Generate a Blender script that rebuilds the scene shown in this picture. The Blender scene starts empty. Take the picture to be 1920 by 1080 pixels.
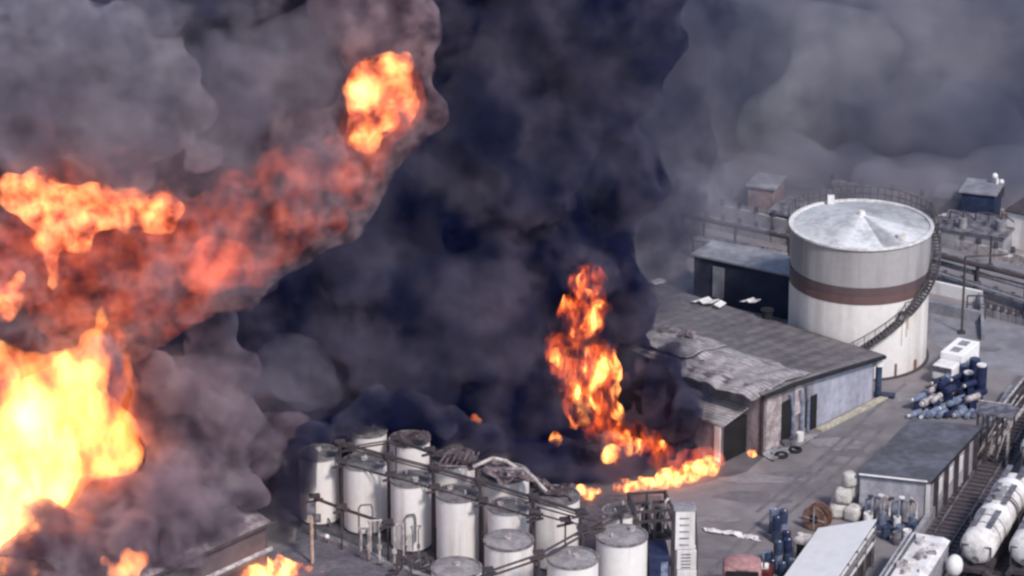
import bpy, bmesh, math, random
from mathutils import Vector, Matrix, noise
R = math.radians
sc = bpy.context.scene
rnd = random.Random(11)
# ------------------------------------------------------------ camera
PITCH = R(21.5); HF = R(16.0); CAMZ = 104.0
cd = bpy.data.cameras.new('camera'); cam = bpy.data.objects.new('camera', cd)
sc.collection.objects.link(cam); sc.camera = cam
cam.location = (0, 0, CAMZ); cam.rotation_euler = (R(90) - PITCH, 0, 0)
cd.sensor_width = 36; cd.lens = 18 / math.tan(HF / 2); cd.clip_start = 1; cd.clip_end = 6000
# ------------------------------------------------------------ sky and sun
w = bpy.data.worlds.new('World'); sc.world = w; w.use_nodes = True
EL, AZ = R(46), R(148)
sk = w.node_tree.nodes.new('ShaderNodeTexSky'); sk.sky_type = 'NISHITA'; sk.sun_disc = False
sk.sun_elevation = EL; sk.sun_rotation = AZ
bg = w.node_tree.nodes['Background']; bg.inputs[1].default_value = .13
w.node_tree.links.new(sk.outputs[0], bg.inputs[0])
sd = bpy.data.lights.new('sun', 'SUN'); sd.energy = 2.3; sd.angle = R(9); sd.color = (1, .93, .86)
so = bpy.data.objects.new('sun', sd); sc.collection.objects.link(so)
sv = Vector((math.sin(AZ) * math.cos(EL), math.cos(AZ) * math.cos(EL), math.sin(EL)))
so.rotation_euler = sv.to_track_quat('Z', 'Y').to_euler()
vs = sc.view_settings; vs.view_transform = 'Standard'; vs.look = 'None'; vs.exposure = .42; vs.gamma = 1
cy = sc.cycles
cy.use_denoising = True; cy.volume_bounces = 2; cy.max_bounces = 7; cy.transparent_max_bounces = 48
cy.volume_step_rate = 1.0; cy.volume_max_steps = 96; cy.sample_clamp_indirect = 12
cy.pixel_filter_type = 'BLACKMAN_HARRIS'; cy.filter_width = 2.6
# ------------------------------------------------------------ picture to place
FP = 960 / math.tan(HF / 2)
EYE = Vector((0, 0, CAMZ))
def ray(px, py):
    x = (px - 960) / FP; y = -(py - 540) / FP
    c, s = math.cos(PITCH), math.sin(PITCH)
    return Vector((x, c + y * s, -s + y * c))
def G(px, py, z=0.):                       # the place at height z seen at that pixel of the photo
    d = ray(px, py); return EYE + d * ((z - CAMZ) / d.z)
def PY(px, py, Y):                         # the place at distance Y
    d = ray(px, py); return EYE + d * (Y / d.y)
def mpp(p):                                # metres per pixel at a place
    f = Vector((0, math.cos(PITCH), -math.sin(PITCH)))
    return (p - EYE).dot(f) / FP
# ------------------------------------------------------------ mesh collector
class MB:
    def __init__(s, M=None):
        s.v = []; s.f = []; s.M = M or Matrix.Identity(4)
    def add(s, vs, fs):
        b = len(s.v); s.v += [s.M @ Vector(p) for p in vs]; s.f += [tuple(b + i for i in f) for f in fs]; return s
    def box(s, c, d, rz=0., tilt=None):
        hx, hy, hz = d[0] / 2, d[1] / 2, d[2] / 2
        q = Matrix.Rotation(rz, 4, 'Z') if tilt is None else tilt
        c = Vector(c)
        vs = [c + q @ Vector((x, y, z)) for z in (-hz, hz) for x, y in ((-hx, -hy), (hx, -hy), (hx, hy), (-hx, hy))]
        return s.add(vs, [(3, 2, 1, 0), (4, 5, 6, 7), (0, 1, 5, 4), (1, 2, 6, 5), (2, 3, 7, 6), (3, 0, 4, 7)])
    def cyl(s, a, b, r, r2=None, n=20, caps=True):
        a, b = Vector(a), Vector(b); r2 = r if r2 is None else r2
        q = (b - a).to_track_quat('Z', 'Y').to_matrix()
        vs = []
        for p, rr in ((a, r), (b, r2)):
            for i in range(n):
                t = 2 * math.pi * i / n; vs.append(p + q @ Vector((math.cos(t) * rr, math.sin(t) * rr, 0)))
        fs = [(i, (i + 1) % n, n + (i + 1) % n, n + i) for i in range(n)]
        if caps: fs += [tuple(range(n - 1, -1, -1)), tuple(range(n, 2 * n))]
        return s.add(vs, fs)
    def tube(s, pts, r, n=8):
        for a, b in zip(pts, pts[1:]):
            if (Vector(b) - Vector(a)).length > 1e-4: s.cyl(a, b, r, n=n)
        for p in pts[1:-1]: s.ball(p, (r * 1.02,) * 3, 6, 4)
        return s
    def ball(s, c, d, n=16, m=10):
        c = Vector(c); vs = [c + Vector((0, 0, -d[2]))]
        for j in range(1, m):
            t = -math.pi / 2 + math.pi * j / m
            for i in range(n):
                a = 2 * math.pi * i / n
                vs.append(c + Vector((d[0] * math.cos(t) * math.cos(a), d[1] * math.cos(t) * math.sin(a), d[2] * math.sin(t))))
        vs.append(c + Vector((0, 0, d[2]))); L = len(vs) - 1
        fs = [(0, 1 + (i + 1) % n, 1 + i) for i in range(n)]
        for j in range(m - 2):
            for i in range(n):
                a = 1 + j * n; fs.append((a + i, a + (i + 1) % n, a + n + (i + 1) % n, a + n + i))
        a = 1 + (m - 2) * n
        fs += [(a + i, a + (i + 1) % n, L) for i in range(n)]
        return s.add(vs, fs)
    def rev(s, prof, c=(0, 0, 0), n=40):      # profile of (radius, z) turned about z
        c = Vector(c); vs = []
        for r, z in prof:
            for i in range(n):
                t = 2 * math.pi * i / n; vs.append(c + Vector((math.cos(t) * r, math.sin(t) * r, z)))
        fs = []
        for j in range(len(prof) - 1):
            for i in range(n): fs.append((j * n + i, j * n + (i + 1) % n, (j + 1) * n + (i + 1) % n, (j + 1) * n + i))
        return s.add(vs, fs)
    def prism(s, poly, th):                   # polygon of 3-D points with thickness th downwards
        n = len(poly); t = [Vector(p) for p in poly]; b = [p - Vector((0, 0, th)) for p in t]
        return s.add(t + b, [tuple(range(n)), tuple(range(2 * n - 1, n - 1, -1))] + [(i, n + i, n + (i + 1) % n, (i + 1) % n) for i in range(n)])
    def build(s, name, m, parent=None, smooth=False, bevel=0.):
        o0 = parent
        off = Vector((0, 0, 0))
        while o0 is not None: off += o0.location; o0 = o0.parent
        me = bpy.data.meshes.new(name)
        if parent is None:
            n = max(1, len(s.v)); c = sum(s.v, Vector()) / n; off = Vector((c.x, c.y, min(p.z for p in s.v)))
        me.from_pydata([p - off for p in s.v], [], s.f); me.update()
        bm = bmesh.new(); bm.from_mesh(me); bmesh.ops.recalc_face_normals(bm, faces=bm.faces); bm.to_mesh(me); bm.free()
        me.materials.append(m)
        if smooth:
            for p in me.polygons: p.use_smooth = True
            me.set_sharp_from_angle(angle=R(38))
        o = bpy.data.objects.new(name, me); sc.collection.objects.link(o)
        if parent is None: o.location = off
        else: o.parent = parent
        if bevel:
            b = o.modifiers.new('bevel', 'BEVEL'); b.width = bevel; b.segments = 2; b.limit_method = 'ANGLE'
        return o
def tag(o, label=None, cat=None, group=None, kind=None):
    if label: o['label'] = label
    if cat: o['category'] = cat
    if group: o['group'] = group
    if kind: o['kind'] = kind
    return o
def thing(name, loc, label, cat, group=None):
    o = bpy.data.objects.new(name, None); o.empty_display_size = .3; sc.collection.objects.link(o)
    o.location = (loc[0], loc[1], loc[2]); return tag(o, label, cat, group)
def copy_tree(o, parent=None):
    c = o.copy(); sc.collection.objects.link(c); c.parent = parent
    for ch in list(o.children): copy_tree(ch, c)
    return c
def frame(p, rz): return Matrix.Translation(p) @ Matrix.Rotation(rz, 4, 'Z')
# ------------------------------------------------------------ materials
def pmat(name, col, col2=None, scale=1., det=4, rough=.7, lo=.4, hi=.62, metal=0., streak=0., bump=0., bscale=8., wave=None, sheet=None, spec=.3, spk=1.):
    m = bpy.data.materials.new(name); m.use_nodes = True
    N = m.node_tree.nodes; L = m.node_tree.links; b = N['Principled BSDF']
    b.inputs['Roughness'].default_value = rough; b.inputs['Metallic'].default_value = metal; b.inputs['Specular IOR Level'].default_value = spec
    tc = N.new('ShaderNodeTexCoord'); oi = N.new('ShaderNodeObjectInfo'); sm = N.new('ShaderNodeVectorMath'); sm.operation = 'MULTIPLY_ADD'
    sm.inputs[1].default_value = (1.7, 1.3, 0); L.new(oi.outputs['Location'], sm.inputs[0]); L.new(tc.outputs['Object'], sm.inputs[2]); src = sm.outputs[0]
    if col2 is None: col2 = tuple(c * .7 for c in col)
    mp = N.new('ShaderNodeMapping'); L.new(src, mp.inputs[0])
    if streak: mp.inputs['Scale'].default_value = (1, 1, streak)
    nz = N.new('ShaderNodeTexNoise'); nz.inputs['Scale'].default_value = 1 / scale; nz.inputs['Detail'].default_value = det; nz.inputs['Roughness'].default_value = .6
    L.new(mp.outputs[0], nz.inputs['Vector'])
    mr = N.new('ShaderNodeMapRange'); mr.inputs[1].default_value = lo; mr.inputs[2].default_value = hi; L.new(nz.outputs['Fac'], mr.inputs[0])
    mx = N.new('ShaderNodeMix'); mx.data_type = 'RGBA'; L.new(mr.outputs[0], mx.inputs[0])
    mx.inputs[6].default_value = (*col2, 1); mx.inputs[7].default_value = (*col, 1)
    res = mx.outputs[2]
    n2 = N.new('ShaderNodeTexNoise'); n2.inputs['Scale'].default_value = 4 / scale; n2.inputs['Detail'].default_value = 5; L.new(src, n2.inputs['Vector'])
    m2 = N.new('ShaderNodeMapRange'); m2.inputs[1].default_value = .3; m2.inputs[2].default_value = .7; m2.inputs[3].default_value = 1 - .18 * spk; m2.inputs[4].default_value = 1 + .12 * spk; L.new(n2.outputs['Fac'], m2.inputs[0])
    mm = N.new('ShaderNodeMix'); mm.data_type = 'RGBA'; mm.blend_type = 'MULTIPLY'; mm.inputs[0].default_value = 1
    L.new(res, mm.inputs[6]); L.new(m2.outputs[0], mm.inputs[7]); res = mm.outputs[2]
    if wave:                                   # (rotation about z, spacing in metres, depth)
        ro = N.new('ShaderNodeMapping'); ro.inputs['Rotation'].default_value = (0, 0, wave[0]); L.new(src, ro.inputs[0])
        wv = N.new('ShaderNodeTexWave'); wv.inputs['Scale'].default_value = .314 / wave[1]; wv.inputs['Distortion'].default_value = .4; wv.inputs['Detail Scale'].default_value = .3; L.new(ro.outputs[0], wv.inputs[0])
        wr = N.new('ShaderNodeMapRange'); wr.inputs[3].default_value = 1 - wave[2]; wr.inputs[4].default_value = 1; L.new(wv.outputs['Fac'], wr.inputs[0])
        bp = N.new('ShaderNodeBump'); bp.inputs['Distance'].default_value = .06; bp.inputs['Strength'].default_value = .8; L.new(wv.outputs['Fac'], bp.inputs['Height']); L.new(bp.outputs[0], b.inputs['Normal'])
        m3 = N.new('ShaderNodeMix'); m3.data_type = 'RGBA'; m3.blend_type = 'MULTIPLY'; m3.inputs[0].default_value = 1
        L.new(res, m3.inputs[6]); L.new(wr.outputs[0], m3.inputs[7]); res = m3.outputs[2]
    elif bump:
        bp = N.new('ShaderNodeBump'); bp.inputs['Distance'].default_value = bump; L.new(n2.outputs['Fac'], bp.inputs['Height']); L.new(bp.outputs[0], b.inputs['Normal'])
    L.new(res, b.inputs['Base Color'])
    return m
WHITE = pmat('white_paint', (.78, .75, .74), (.58, .53, .51), 1.6, streak=.25, lo=.35, hi=.5, rough=.5, spk=.4)
TANKW = pmat('tank_paint', (.79, .75, .73), (.6, .55, .53), 1.4, streak=.08, lo=.32, hi=.46, rough=.9, spk=.25, spec=.1)
TANKTOP = pmat('tank_roof_paint', (.18, .17, .175), (.1, .09, .1), .7, lo=.4, hi=.6)
STEEL = pmat('dark_steel', (.05, .043, .052), (.085, .065, .07), .8, rough=.6)
PIPE = pmat('grey_pipe', (.22, .21, .23), (.09, .08, .1), .6, rough=.5)
PALE = pmat('pale_pipe', (.55, .5, .48), (.3, .25, .25), .5, rough=.5)
ASPH = pmat('yard_concrete', (.24, .216, .224), (.185, .165, .173), 9., det=6, lo=.38, hi=.6, rough=.9)
BLUE = pmat('blue_paint', (.06, .085, .15), (.035, .05, .09), .5, rough=.4)
BLUEP = pmat('pale_blue_paint', (.24, .28, .38), (.12, .14, .2), .4, rough=.4)
NAVY = pmat('navy_plastic', (.015, .02, .06), (.03, .04, .09), .5, rough=.45)
RUST = pmat('rusty_wood', (.3, .17, .13), (.15, .07, .05), .4)
ROOFD = pmat('roof_dark_sheet', (.175, .155, .165), (.115, .1, .11), 2.2, wave=(R(36.5), 1.1, .03), lo=.35, hi=.65)
ROOFL = pmat('roof_pale_sheet', (.46, .42, .43), (.26, .23, .24), 1.6, lo=.35, hi=.55, wave=(R(-53.5), .35, .35))
WALLL = pmat('lavender_wall', (.42, .42, .5), (.33, .33, .4), 2., streak=.3)
WALLP = pmat('scorched_wall', (.34, .3, .32), (.18, .155, .17), 1.2, streak=.4)
HUTW = pmat('hut_wall', (.42, .41, .45), (.3, .28, .32), 1.2, streak=.4)
HUTR = pmat('hut_roof', (.13, .13, .16), (.09, .085, .1), 2.5)
BLACK = pmat('black_opening', (.012, .012, .016), (.02, .018, .02), 1.)
BAGW = pmat('bag_cloth', (.66, .62, .58), (.46, .42, .41), .5, bump=.05)
CREAM = pmat('cream_kerb', (.5, .46, .36), (.36, .33, .27), .8)
BALL = pmat('ballast', (.13, .115, .13), (.085, .075, .085), .8, det=6, bump=.05)
CONC = pmat('concrete', (.32, .31, .33), (.22, .21, .23), 1.5)
REDP = pmat('pink_red_paint', (.4, .22, .22), (.33, .17, .17), 1.5)
CHAR = pmat('charred', (.03, .02, .022), (.07, .05, .05), .6, bump=.1)
HAZYB = pmat('far_wall', (.3, .29, .32), (.2, .2, .23), 3.)
# ------------------------------------------------------------ ground
m = MB().add([(-900, -60, 0), (900, -60, 0), (900, 1800, 0), (-900, 1800, 0)], [(0, 1, 2, 3)]).build('ground', ASPH); tag(m, kind='structure')
def sheet(name, pts, mt, z=.004):
    poly = [G(x, y) for x, y in pts]; b = MB().add([(p.x, p.y, z) for p in poly], [tuple(range(len(poly)))])
    return tag(b.build(name, mt), kind='structure')
STAIN = pmat('yard_soot', (.1, .09, .1), (.16, .15, .16), 2.5, det=6)
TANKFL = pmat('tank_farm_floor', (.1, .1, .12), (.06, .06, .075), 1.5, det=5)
FARR = pmat('far_road', (.26, .25, .27), (.2, .19, .21), 6.)
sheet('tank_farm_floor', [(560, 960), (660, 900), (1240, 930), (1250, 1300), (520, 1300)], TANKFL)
sheet('sooty_ground', [(1060, 930), (1240, 925), (1400, 885), (1440, 850), (1400, 760), (900, 780), (700, 860)], STAIN, .008)
sheet('pale_yard', [(1745, 560), (1925, 590), (1925, 700), (1830, 690), (1745, 640)], FARR, .005)
sheet('far_road', [(1130, 400), (1480, 430), (1920, 510), (1920, 470), (1480, 392), (1130, 370)], FARR, .006)
sheet('far_road', [(1200, 330), (1500, 350), (1920, 440), (1920, 425), (1500, 335), (1200, 318)], FARR, .006)
OIL = pmat('oil_stain', (.14, .13, .142), (.19, .175, .188), 1.2, det=5, rough=.6)
def puddle(px, py, rx, ry, seed, mt=OIL, z=.012):
    pts = []
    for i in range(28):
        t_ = 2 * math.pi * i / 28; k_ = 1 + .45 * noise.noise(Vector((math.cos(t_) * 1.5 + seed, math.sin(t_) * 1.5, seed)))
        pts.append((px + rx * k_ * math.cos(t_), py + ry * k_ * math.sin(t_)))
    return sheet('ground_stain', pts, mt, z)
DUST = pmat('yard_dust', (.27, .25, .262), (.22, .205, .215), 1.5, det=5)
for i, (x_, y_, a_, c_) in enumerate(((1400, 930, 60, 9), (1480, 890, 50, 6), (1590, 850, 45, 7), (1560, 870, 20, 3), (1340, 1040, 40, 8), (1470, 940, 18, 4), (1700, 670, 30, 5), (1840, 655, 40, 5), (1620, 800, 20, 3), (1500, 905, 12, 3))): puddle(x_, y_, a_, c_, i * 1.7, z=.012 + i * .001)
for i, (x_, y_, a_, c_) in enumerate(((1430, 900, 70, 8), (1560, 830, 55, 8), (1350, 975, 50, 6), (1820, 640, 50, 4), (1680, 745, 30, 8))): puddle(x_, y_, a_, c_, 30 + i * 2.3, DUST, .024 + i * .001)
for k_, (x0, y0, x1, y1) in enumerate(((1330, 1075, 1620, 800), (1362, 1078, 1650, 806), (1420, 960, 1700, 720))):
    a_, c_ = G(x0, y0), G(x1, y1); q_ = (c_ - a_).normalized(); n_ = Vector((-q_.y, q_.x, 0)) * .14; L_ = []; R_ = []
    for i in range(21):
        p_ = a_.lerp(c_, i / 20) + n_ * 3 * noise.noise(Vector((i * .09, k_, 0))); p_.z = .032 + k_ * .002; L_.append(p_ + n_); R_.append(p_ - n_)
    tag(MB().add(L_ + R_, [(i, i + 1, 22 + i, 21 + i) for i in range(20)]).build('tyre_mark', OIL), kind='structure')
# yard path edge in the lower left, kerb of the tank farm
a, b2 = G(590, 1000), G(860, 1110)
k = MB(); d = (b2 - a).normalized(); nn = Vector((-d.y, d.x, 0))
k.prism([a + Vector((0, 0, .35)), b2 + Vector((0, 0, .35)), b2 - nn * .5 + Vector((0, 0, .35)), a - nn * .5 + Vector((0, 0, .35))], .35)
tag(k.build('kerb_wall', CONC), 'low grey concrete kerb running past the foot of the white tanks', 'kerb')
sheet('service_path', [(590, 1003), (860, 1113), (700, 1200), (420, 1060)], pmat('path_grey', (.16, .15, .18), (.1, .095, .12), 1.5), .005)
# ------------------------------------------------------------ big storage tank
BC = G(1606, 663); BR = 129.5 * mpp(BC); BH = 10.2
big = thing('storage_tank', BC, 'huge round white storage tank with brick red band and spiral stair', 'storage tank')
bt = Matrix.Translation(BC)
def rsheet(name, up):
    m = pmat(name, *up[:2], 1.8, streak=.08, lo=.38, hi=.55, rough=.55, spk=.3); return m
SH1 = rsheet('shell_lower', ((.76, .72, .7), (.6, .55, .52)))
SH2 = rsheet('shell_upper', ((.38, .36, .37), (.27, .25, .26)))
RED = rsheet('band_red', ((.15, .088, .088), (.11, .07, .072)))
GRB = rsheet('band_grey', ((.125, .085, .09), (.09, .065, .075)))
z1, z2, z3 = BH * .58, BH * .65, BH * .71
MB(bt).rev([(BR, 0), (BR, z1)], n=72).build('lower_shell', SH1, big, True)
MB(bt).rev([(BR + .02, z1), (BR + .02, z2)], n=72).build('red_band', RED, big, True)
MB(bt).rev([(BR + .04, z2), (BR + .06, z3)], n=72).build('grey_band', GRB, big, True)
MB(bt).rev([(BR, z3), (BR, BH)], n=72).build('upper_shell', SH2, big, True)
MB(bt).rev([(BR, BH), (BR + .18, BH), (BR + .18, BH + .14), (BR - .1, BH + .14), (BR - .1, BH - .05)], n=72).build('rim', pmat('rim_white', (.78, .76, .75), (.6, .57, .56), 1.), big, True)
MB(bt).rev([(BR + .22, 0), (BR + .22, .12), (BR, .12)], n=72).build('foot_ring', STEEL, big, True)
# cone roof: sheet tone steps lighter and darker by angle round the apex
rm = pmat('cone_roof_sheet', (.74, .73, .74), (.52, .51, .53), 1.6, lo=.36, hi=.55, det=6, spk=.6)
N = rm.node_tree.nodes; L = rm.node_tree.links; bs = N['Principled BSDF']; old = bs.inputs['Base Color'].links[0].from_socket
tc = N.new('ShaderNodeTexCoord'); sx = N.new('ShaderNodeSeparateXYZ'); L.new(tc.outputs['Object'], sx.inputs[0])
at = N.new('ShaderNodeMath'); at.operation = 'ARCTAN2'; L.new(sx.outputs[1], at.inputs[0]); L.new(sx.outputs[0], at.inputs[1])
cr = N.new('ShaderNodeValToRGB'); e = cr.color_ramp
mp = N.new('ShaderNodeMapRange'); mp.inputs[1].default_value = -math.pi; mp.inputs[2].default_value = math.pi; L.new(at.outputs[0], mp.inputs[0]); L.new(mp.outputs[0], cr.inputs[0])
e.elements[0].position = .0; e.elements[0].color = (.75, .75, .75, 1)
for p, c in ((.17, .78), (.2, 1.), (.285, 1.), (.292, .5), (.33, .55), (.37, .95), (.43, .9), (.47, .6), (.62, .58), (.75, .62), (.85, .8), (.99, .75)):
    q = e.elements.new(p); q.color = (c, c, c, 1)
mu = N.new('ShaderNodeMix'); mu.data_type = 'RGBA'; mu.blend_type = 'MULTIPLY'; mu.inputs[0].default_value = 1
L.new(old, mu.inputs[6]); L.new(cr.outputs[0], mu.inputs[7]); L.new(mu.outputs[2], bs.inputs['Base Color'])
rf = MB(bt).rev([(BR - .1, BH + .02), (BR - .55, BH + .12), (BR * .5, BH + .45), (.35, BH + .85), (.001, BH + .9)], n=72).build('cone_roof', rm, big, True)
MB(bt).cyl((0, 0, BH + .8), (0, 0, BH + 1.15), .3, .22).build('vent', WHITE, rf, True)
MB(bt).box((-1.9, 4.3, BH + .45), (.5, .4, .6)).build('roof_hatch', WHITE, rf); MB(bt).cyl((2.6, -3.2, BH + .2), (2.6, -3.2, BH + .5), .35).build('manhole', WHITE, rf, True)
rl = MB(bt)
for z in (.55, 1.1):
    for i in range(60):
        a0, a1 = 2 * math.pi * i / 60, 2 * math.pi * (i + 1) / 60
        if 20 < i < 59 and 30.5 < i < 58: 
            if z == .55 or i % 2: continue
        if math.sin(a0) < -.05: continue
        rl.cyl((math.cos(a0) * (BR + .25), math.sin(a0) * (BR + .25), BH + z), (math.cos(a1) * (BR + .25), math.sin(a1) * (BR + .25), BH + z), .026, n=6)
for i in range(31):
    a0 = 2 * math.pi * i / 60; p = (math.cos(a0) * (BR + .25), math.sin(a0) * (BR + .25)); rl.cyl((*p, BH), (*p, BH + 1.1), .022, n=6)
STRS = pmat('weathered_steel', (.1, .09, .1), (.06, .055, .06), .8)
rl.build('guard_rail', STRS, big)
st = MB(bt); hr = MB(bt); nst = 62; prev = None
for i in range(nst + 1):
    t = i / nst; th = R(24 - 158 * t); z = BH * (1 - t)
    if .50 < t < .54: z = BH * .5
    c, s_ = math.cos(th), math.sin(th)
    pin = Vector((c * (BR + .08), s_ * (BR + .08), z)); po = Vector((c * (BR + .7), s_ * (BR + .7), z))
    st.box((pin + po) / 2, (.8, .3, .06), th)
    if prev:
        st.cyl(prev[1] - Vector((0, 0, .1)), po - Vector((0, 0, .1)), .09, n=6); st.cyl(prev[0], pin, .09, n=6)
        hr.cyl(prev[1] + Vector((0, 0, 1)), po + Vector((0, 0, 1)), .04, n=6)
    if i % 3 == 0: hr.cyl(po, po + Vector((0, 0, 1)), .03, n=5)
    prev = (pin, po)
stair = st.build('spiral_stair', STRS, big); hr.build('handrail', STRS, stair)
pl = MB(bt); 
th = R(26); pl.box((math.cos(th) * (BR + .5), math.sin(th) * (BR + .5), BH + .05), (1.2, 1.4, .1), th); pl.build('landing', STEEL, stair)
dr = MB(bt)
for az_, z0_, z1_, r in ((-62, 0, 1.1, .07), (-40, .2, .9, .09)):
    t = R(az_); dr.cyl((math.cos(t) * (BR + .1), math.sin(t) * (BR + .1), z0_), (math.cos(t) * (BR + .1), math.sin(t) * (BR + .1), z1_), r)
dr.build('drain_pipe', RUST, big)
rs = MB(bt)
for t, z0_, z1_, wd in ((-52, 3.0, 5.0, .12), (-50.5, 3.6, 4.8, .08), (-57, 2.4, 4.4, .05)):
    t = R(t); q = Matrix.Rotation(t, 4, 'Z'); rs.box((math.cos(t) * (BR + .005), math.sin(t) * (BR + .005), (z0_ + z1_) / 2), (.03, wd, z1_ - z0_), t)
rs.build('rust_run', pmat('rust_run', (.42, .3, .22), (.55, .47, .4), .3, streak=.3), big)
# ------------------------------------------------------------ small white tanks
RIMM = pmat('rim_grey', (.28, .26, .26), (.14, .12, .13), .5)
def small_tank(px, py, rp, label, h=4.8, top=None, smooth=True):
    c = G(px, py, h); r = rp * mpp(c); c.z = 0
    t = thing('small_tank', c, label, 'tank', 'white cylindrical tanks of the tank farm')
    M = Matrix.Translation(c)
    MB(M).rev([(r, .0), (r, h - .1)], n=40).build('shell', TANKW, t, True)
    MB(M).rev([(r - .02, h - .1), (r + .06, h - .1), (r + .06, h + .02), (r - .07, h + .02), (r - .07, h - .08)], n=40).build('rim', RIMM, t, True)
    cap = MB(M).rev([(r - .06, h - .06), (r * .6, h + .04), (.001, h + .14)], n=40).build('top', top or TANKTOP, t, True)
    x, y = rnd.uniform(-.4, .4) * r, rnd.uniform(-.4, .4) * r
    MB(M).cyl((x, y, h), (x, y, h + .25), .22, n=12).build('manhole', PALE, cap, True); MB(M).cyl((-x, -y + .2, h), (-x, -y + .2, h + .35), .07, n=8).build('vent_pipe', PALE, cap)
    MB(M).rev([(r + .05, 0), (r + .05, .15), (r, .15)], n=40).build('foot_ring', STEEL, t, True)
    p = MB(M); a = R(rnd.uniform(-120, -60)); x, y = math.cos(a), math.sin(a)
    p.tube([(x * r, y * r, .5), (x * (r + .3), y * (r + .3), .5), (x * (r + .3), y * (r + .3), 0.05)], .06); p.build('outlet_pipe', PIPE, t)
    return t
for a in ((598, 848, 38, 'white tank at the left end of the farm, half lost in dark smoke'),
          (684, 864, 41, 'tall white tank with wide dark roof, second from the left end'),
          (692, 806, 33, 'white tank far back on the left with only its shoulder clear of smoke'),
          (770, 897, 38, 'white tank behind the tangle of bent pale pipes'),
          (768, 822, 38, 'white back row tank right under the black smoke'),
          (858, 924, 40, 'white tank with oval grey roof just above the lowest left tank'),
          (850, 858, 40, 'white back row tank with scorched rafters over its roof'),
          (953, 948, 38, 'white tank with small dark roof framed by pipe racks'),
          (946, 886, 46, 'broad white tank half buried under twisted roof sheets'),
          (954, 1012, 46, 'white tank with pale domed roof crossed by the slanting pipe rack'),
          (856, 1064, 47, 'white tank lowest on the left, only its pale roof in the frame'),
          (1074, 1045, 48, 'white tank at the bottom edge left of the brightest tank'),
          (1166, 1003, 48, 'clean bright white tank with grey roof nearest the dark steelwork'),
          (1042, 928, 45, 'wide white tank just below the small yard fire'),
          (1163, 956, 33, 'low white tank behind the clean bright tank')):
    small_tank(*a[:3], a[3], top=pmat('pale_tank_roof', (.33, .31, .31), (.22, .2, .21), .8, spk=.5) if a[1] > 1000 else None)
# pipe racks: posts with twin rails
def rack(name, pts, z, label, post=.11, rails=((0, 0), (.55, -.5)), cat='pipe rack', r=.055, ends=True):
    P3 = [G(x, y, z) for x, y in pts]; t = thing(name, (P3[0].x, P3[0].y, 0), label, cat)
    for p in P3:
        MB().cyl((p.x, p.y, 0), (p.x, p.y, z + .1), post, n=10).build('post', STEEL, t)
        MB().box((p.x, p.y, z - .2), (1.2, .14, .14), R(30)).box((p.x, p.y + .1, z + .12), (.7, .5, .16), R(10)).build('bracket', STEEL, t)
    for dx, dz in rails:
        MB().tube([(p.x + dx * .3, p.y + dx, p.z + dz) for p in P3], r).build('rail', STEEL, t)
    return t
rack('pipe_rack', [(637, 832), (728, 857), (812, 879), (900, 904), (1000, 934), (1088, 962)], 6.0, 'long dark pipe rack stepping down across the white tanks', rails=((0, 0), (.5, -.45), (-.4, .35)))
rack('pipe_rack', [(915, 1072), (1010, 1040), (1092, 994), (1165, 957)], 5.6, 'dark twin pipe run climbing to the right over the lower tanks', post=.1, rails=((0, 0), (.4, -.5)), r=.08)
rack('pipe_rack', [(590, 934), (640, 953), (727, 982)], 3.0, 'single dark pipe slanting across the two leftmost tanks', post=.07, rails=((0, 0),), r=.11)
rack('pipe_rack', [(640, 868), (733, 893), (815, 916), (905, 941), (1003, 970)], 4.9, 'lower thin pipe run below the long rack, crossing the tanks half way up', post=.05, rails=((0, 0), (.3, -.25)), r=.05)
rack('pipe_rack', [(1003, 962), (1060, 978), (1120, 990)], 5.2, 'short dark pipe run ending beside the clean bright tank', post=.06, rails=((0, 0), (.35, .3)), r=.06)
rack('pipe_rack', [(655, 838), (742, 824), (806, 846), (893, 872)], 5.6, 'dark pipe run behind the long rack, between front and back row', post=.05, rails=((0, 0), (.3, -.3)), r=.06)
# crumpled roof sheets on the back row
def crumple(name, corners, z, nx, ny, amp, mt, label, cat, seed=0, kindz=None):
    c = [G(x, y, zz) for (x, y), zz in zip(corners, z)]; vs = []; fs = []
    for j in range(ny + 1):
        for i in range(nx + 1):
            u, v = i / nx, j / ny
            p = (c[0] * (1 - u) + c[1] * u) * (1 - v) + (c[3] * (1 - u) + c[2] * u) * v
            q = noise.noise_vector(p * .9 + Vector((seed, 0, 0))) * amp + noise.noise_vector(p * 2.6 + Vector((0, seed, 0))) * amp * .45
            p = p + q; p.z = max(p.z, .05); vs.append(p)
    fs = [(j * (nx + 1) + i, j * (nx + 1) + i + 1, (j + 1) * (nx + 1) + i + 1, (j + 1) * (nx + 1) + i) for j in range(ny) for i in range(nx) if (i * 7 + j * 13 + seed) % 11]
    o = MB().add(vs, fs).build(name, mt); s = o.modifiers.new('t', 'SOLIDIFY'); s.thickness = .04
    return tag(o, label, cat)
SHM = pmat('burnt_sheet', (.3, .25, .26), (.1, .07, .08), .6, metal=.2, rough=.5)
SHM2 = pmat('burnt_sheet_dark', (.12, .09, .1), (.05, .035, .04), .6)
crumple('twisted_roof_sheet', [(905, 862), (1010, 890), (1015, 915), (915, 895)], (5.6, 5.4, 5.2, 5.4), 14, 8, .55, SHM, 'twisted pale roof sheets sagging over the broad back tank', 'roof sheet', 3)
crumple('twisted_roof_sheet', [(815, 842), (890, 850), (885, 872), (822, 868)], (5.5, 5.5, 5.2, 5.2), 12, 6, .5, SHM2, 'blackened roof remains over the back row tank beside the long pipe rack', 'roof sheet', 5)
crumple('twisted_roof_sheet', [(1000, 890), (1075, 915), (1065, 935), (1005, 920)], (5.4, 5.2, 5.0, 5.2), 12, 6, .6, SHM2, 'dark buckled sheeting left of the small yard fire', 'roof sheet', 8)
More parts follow.
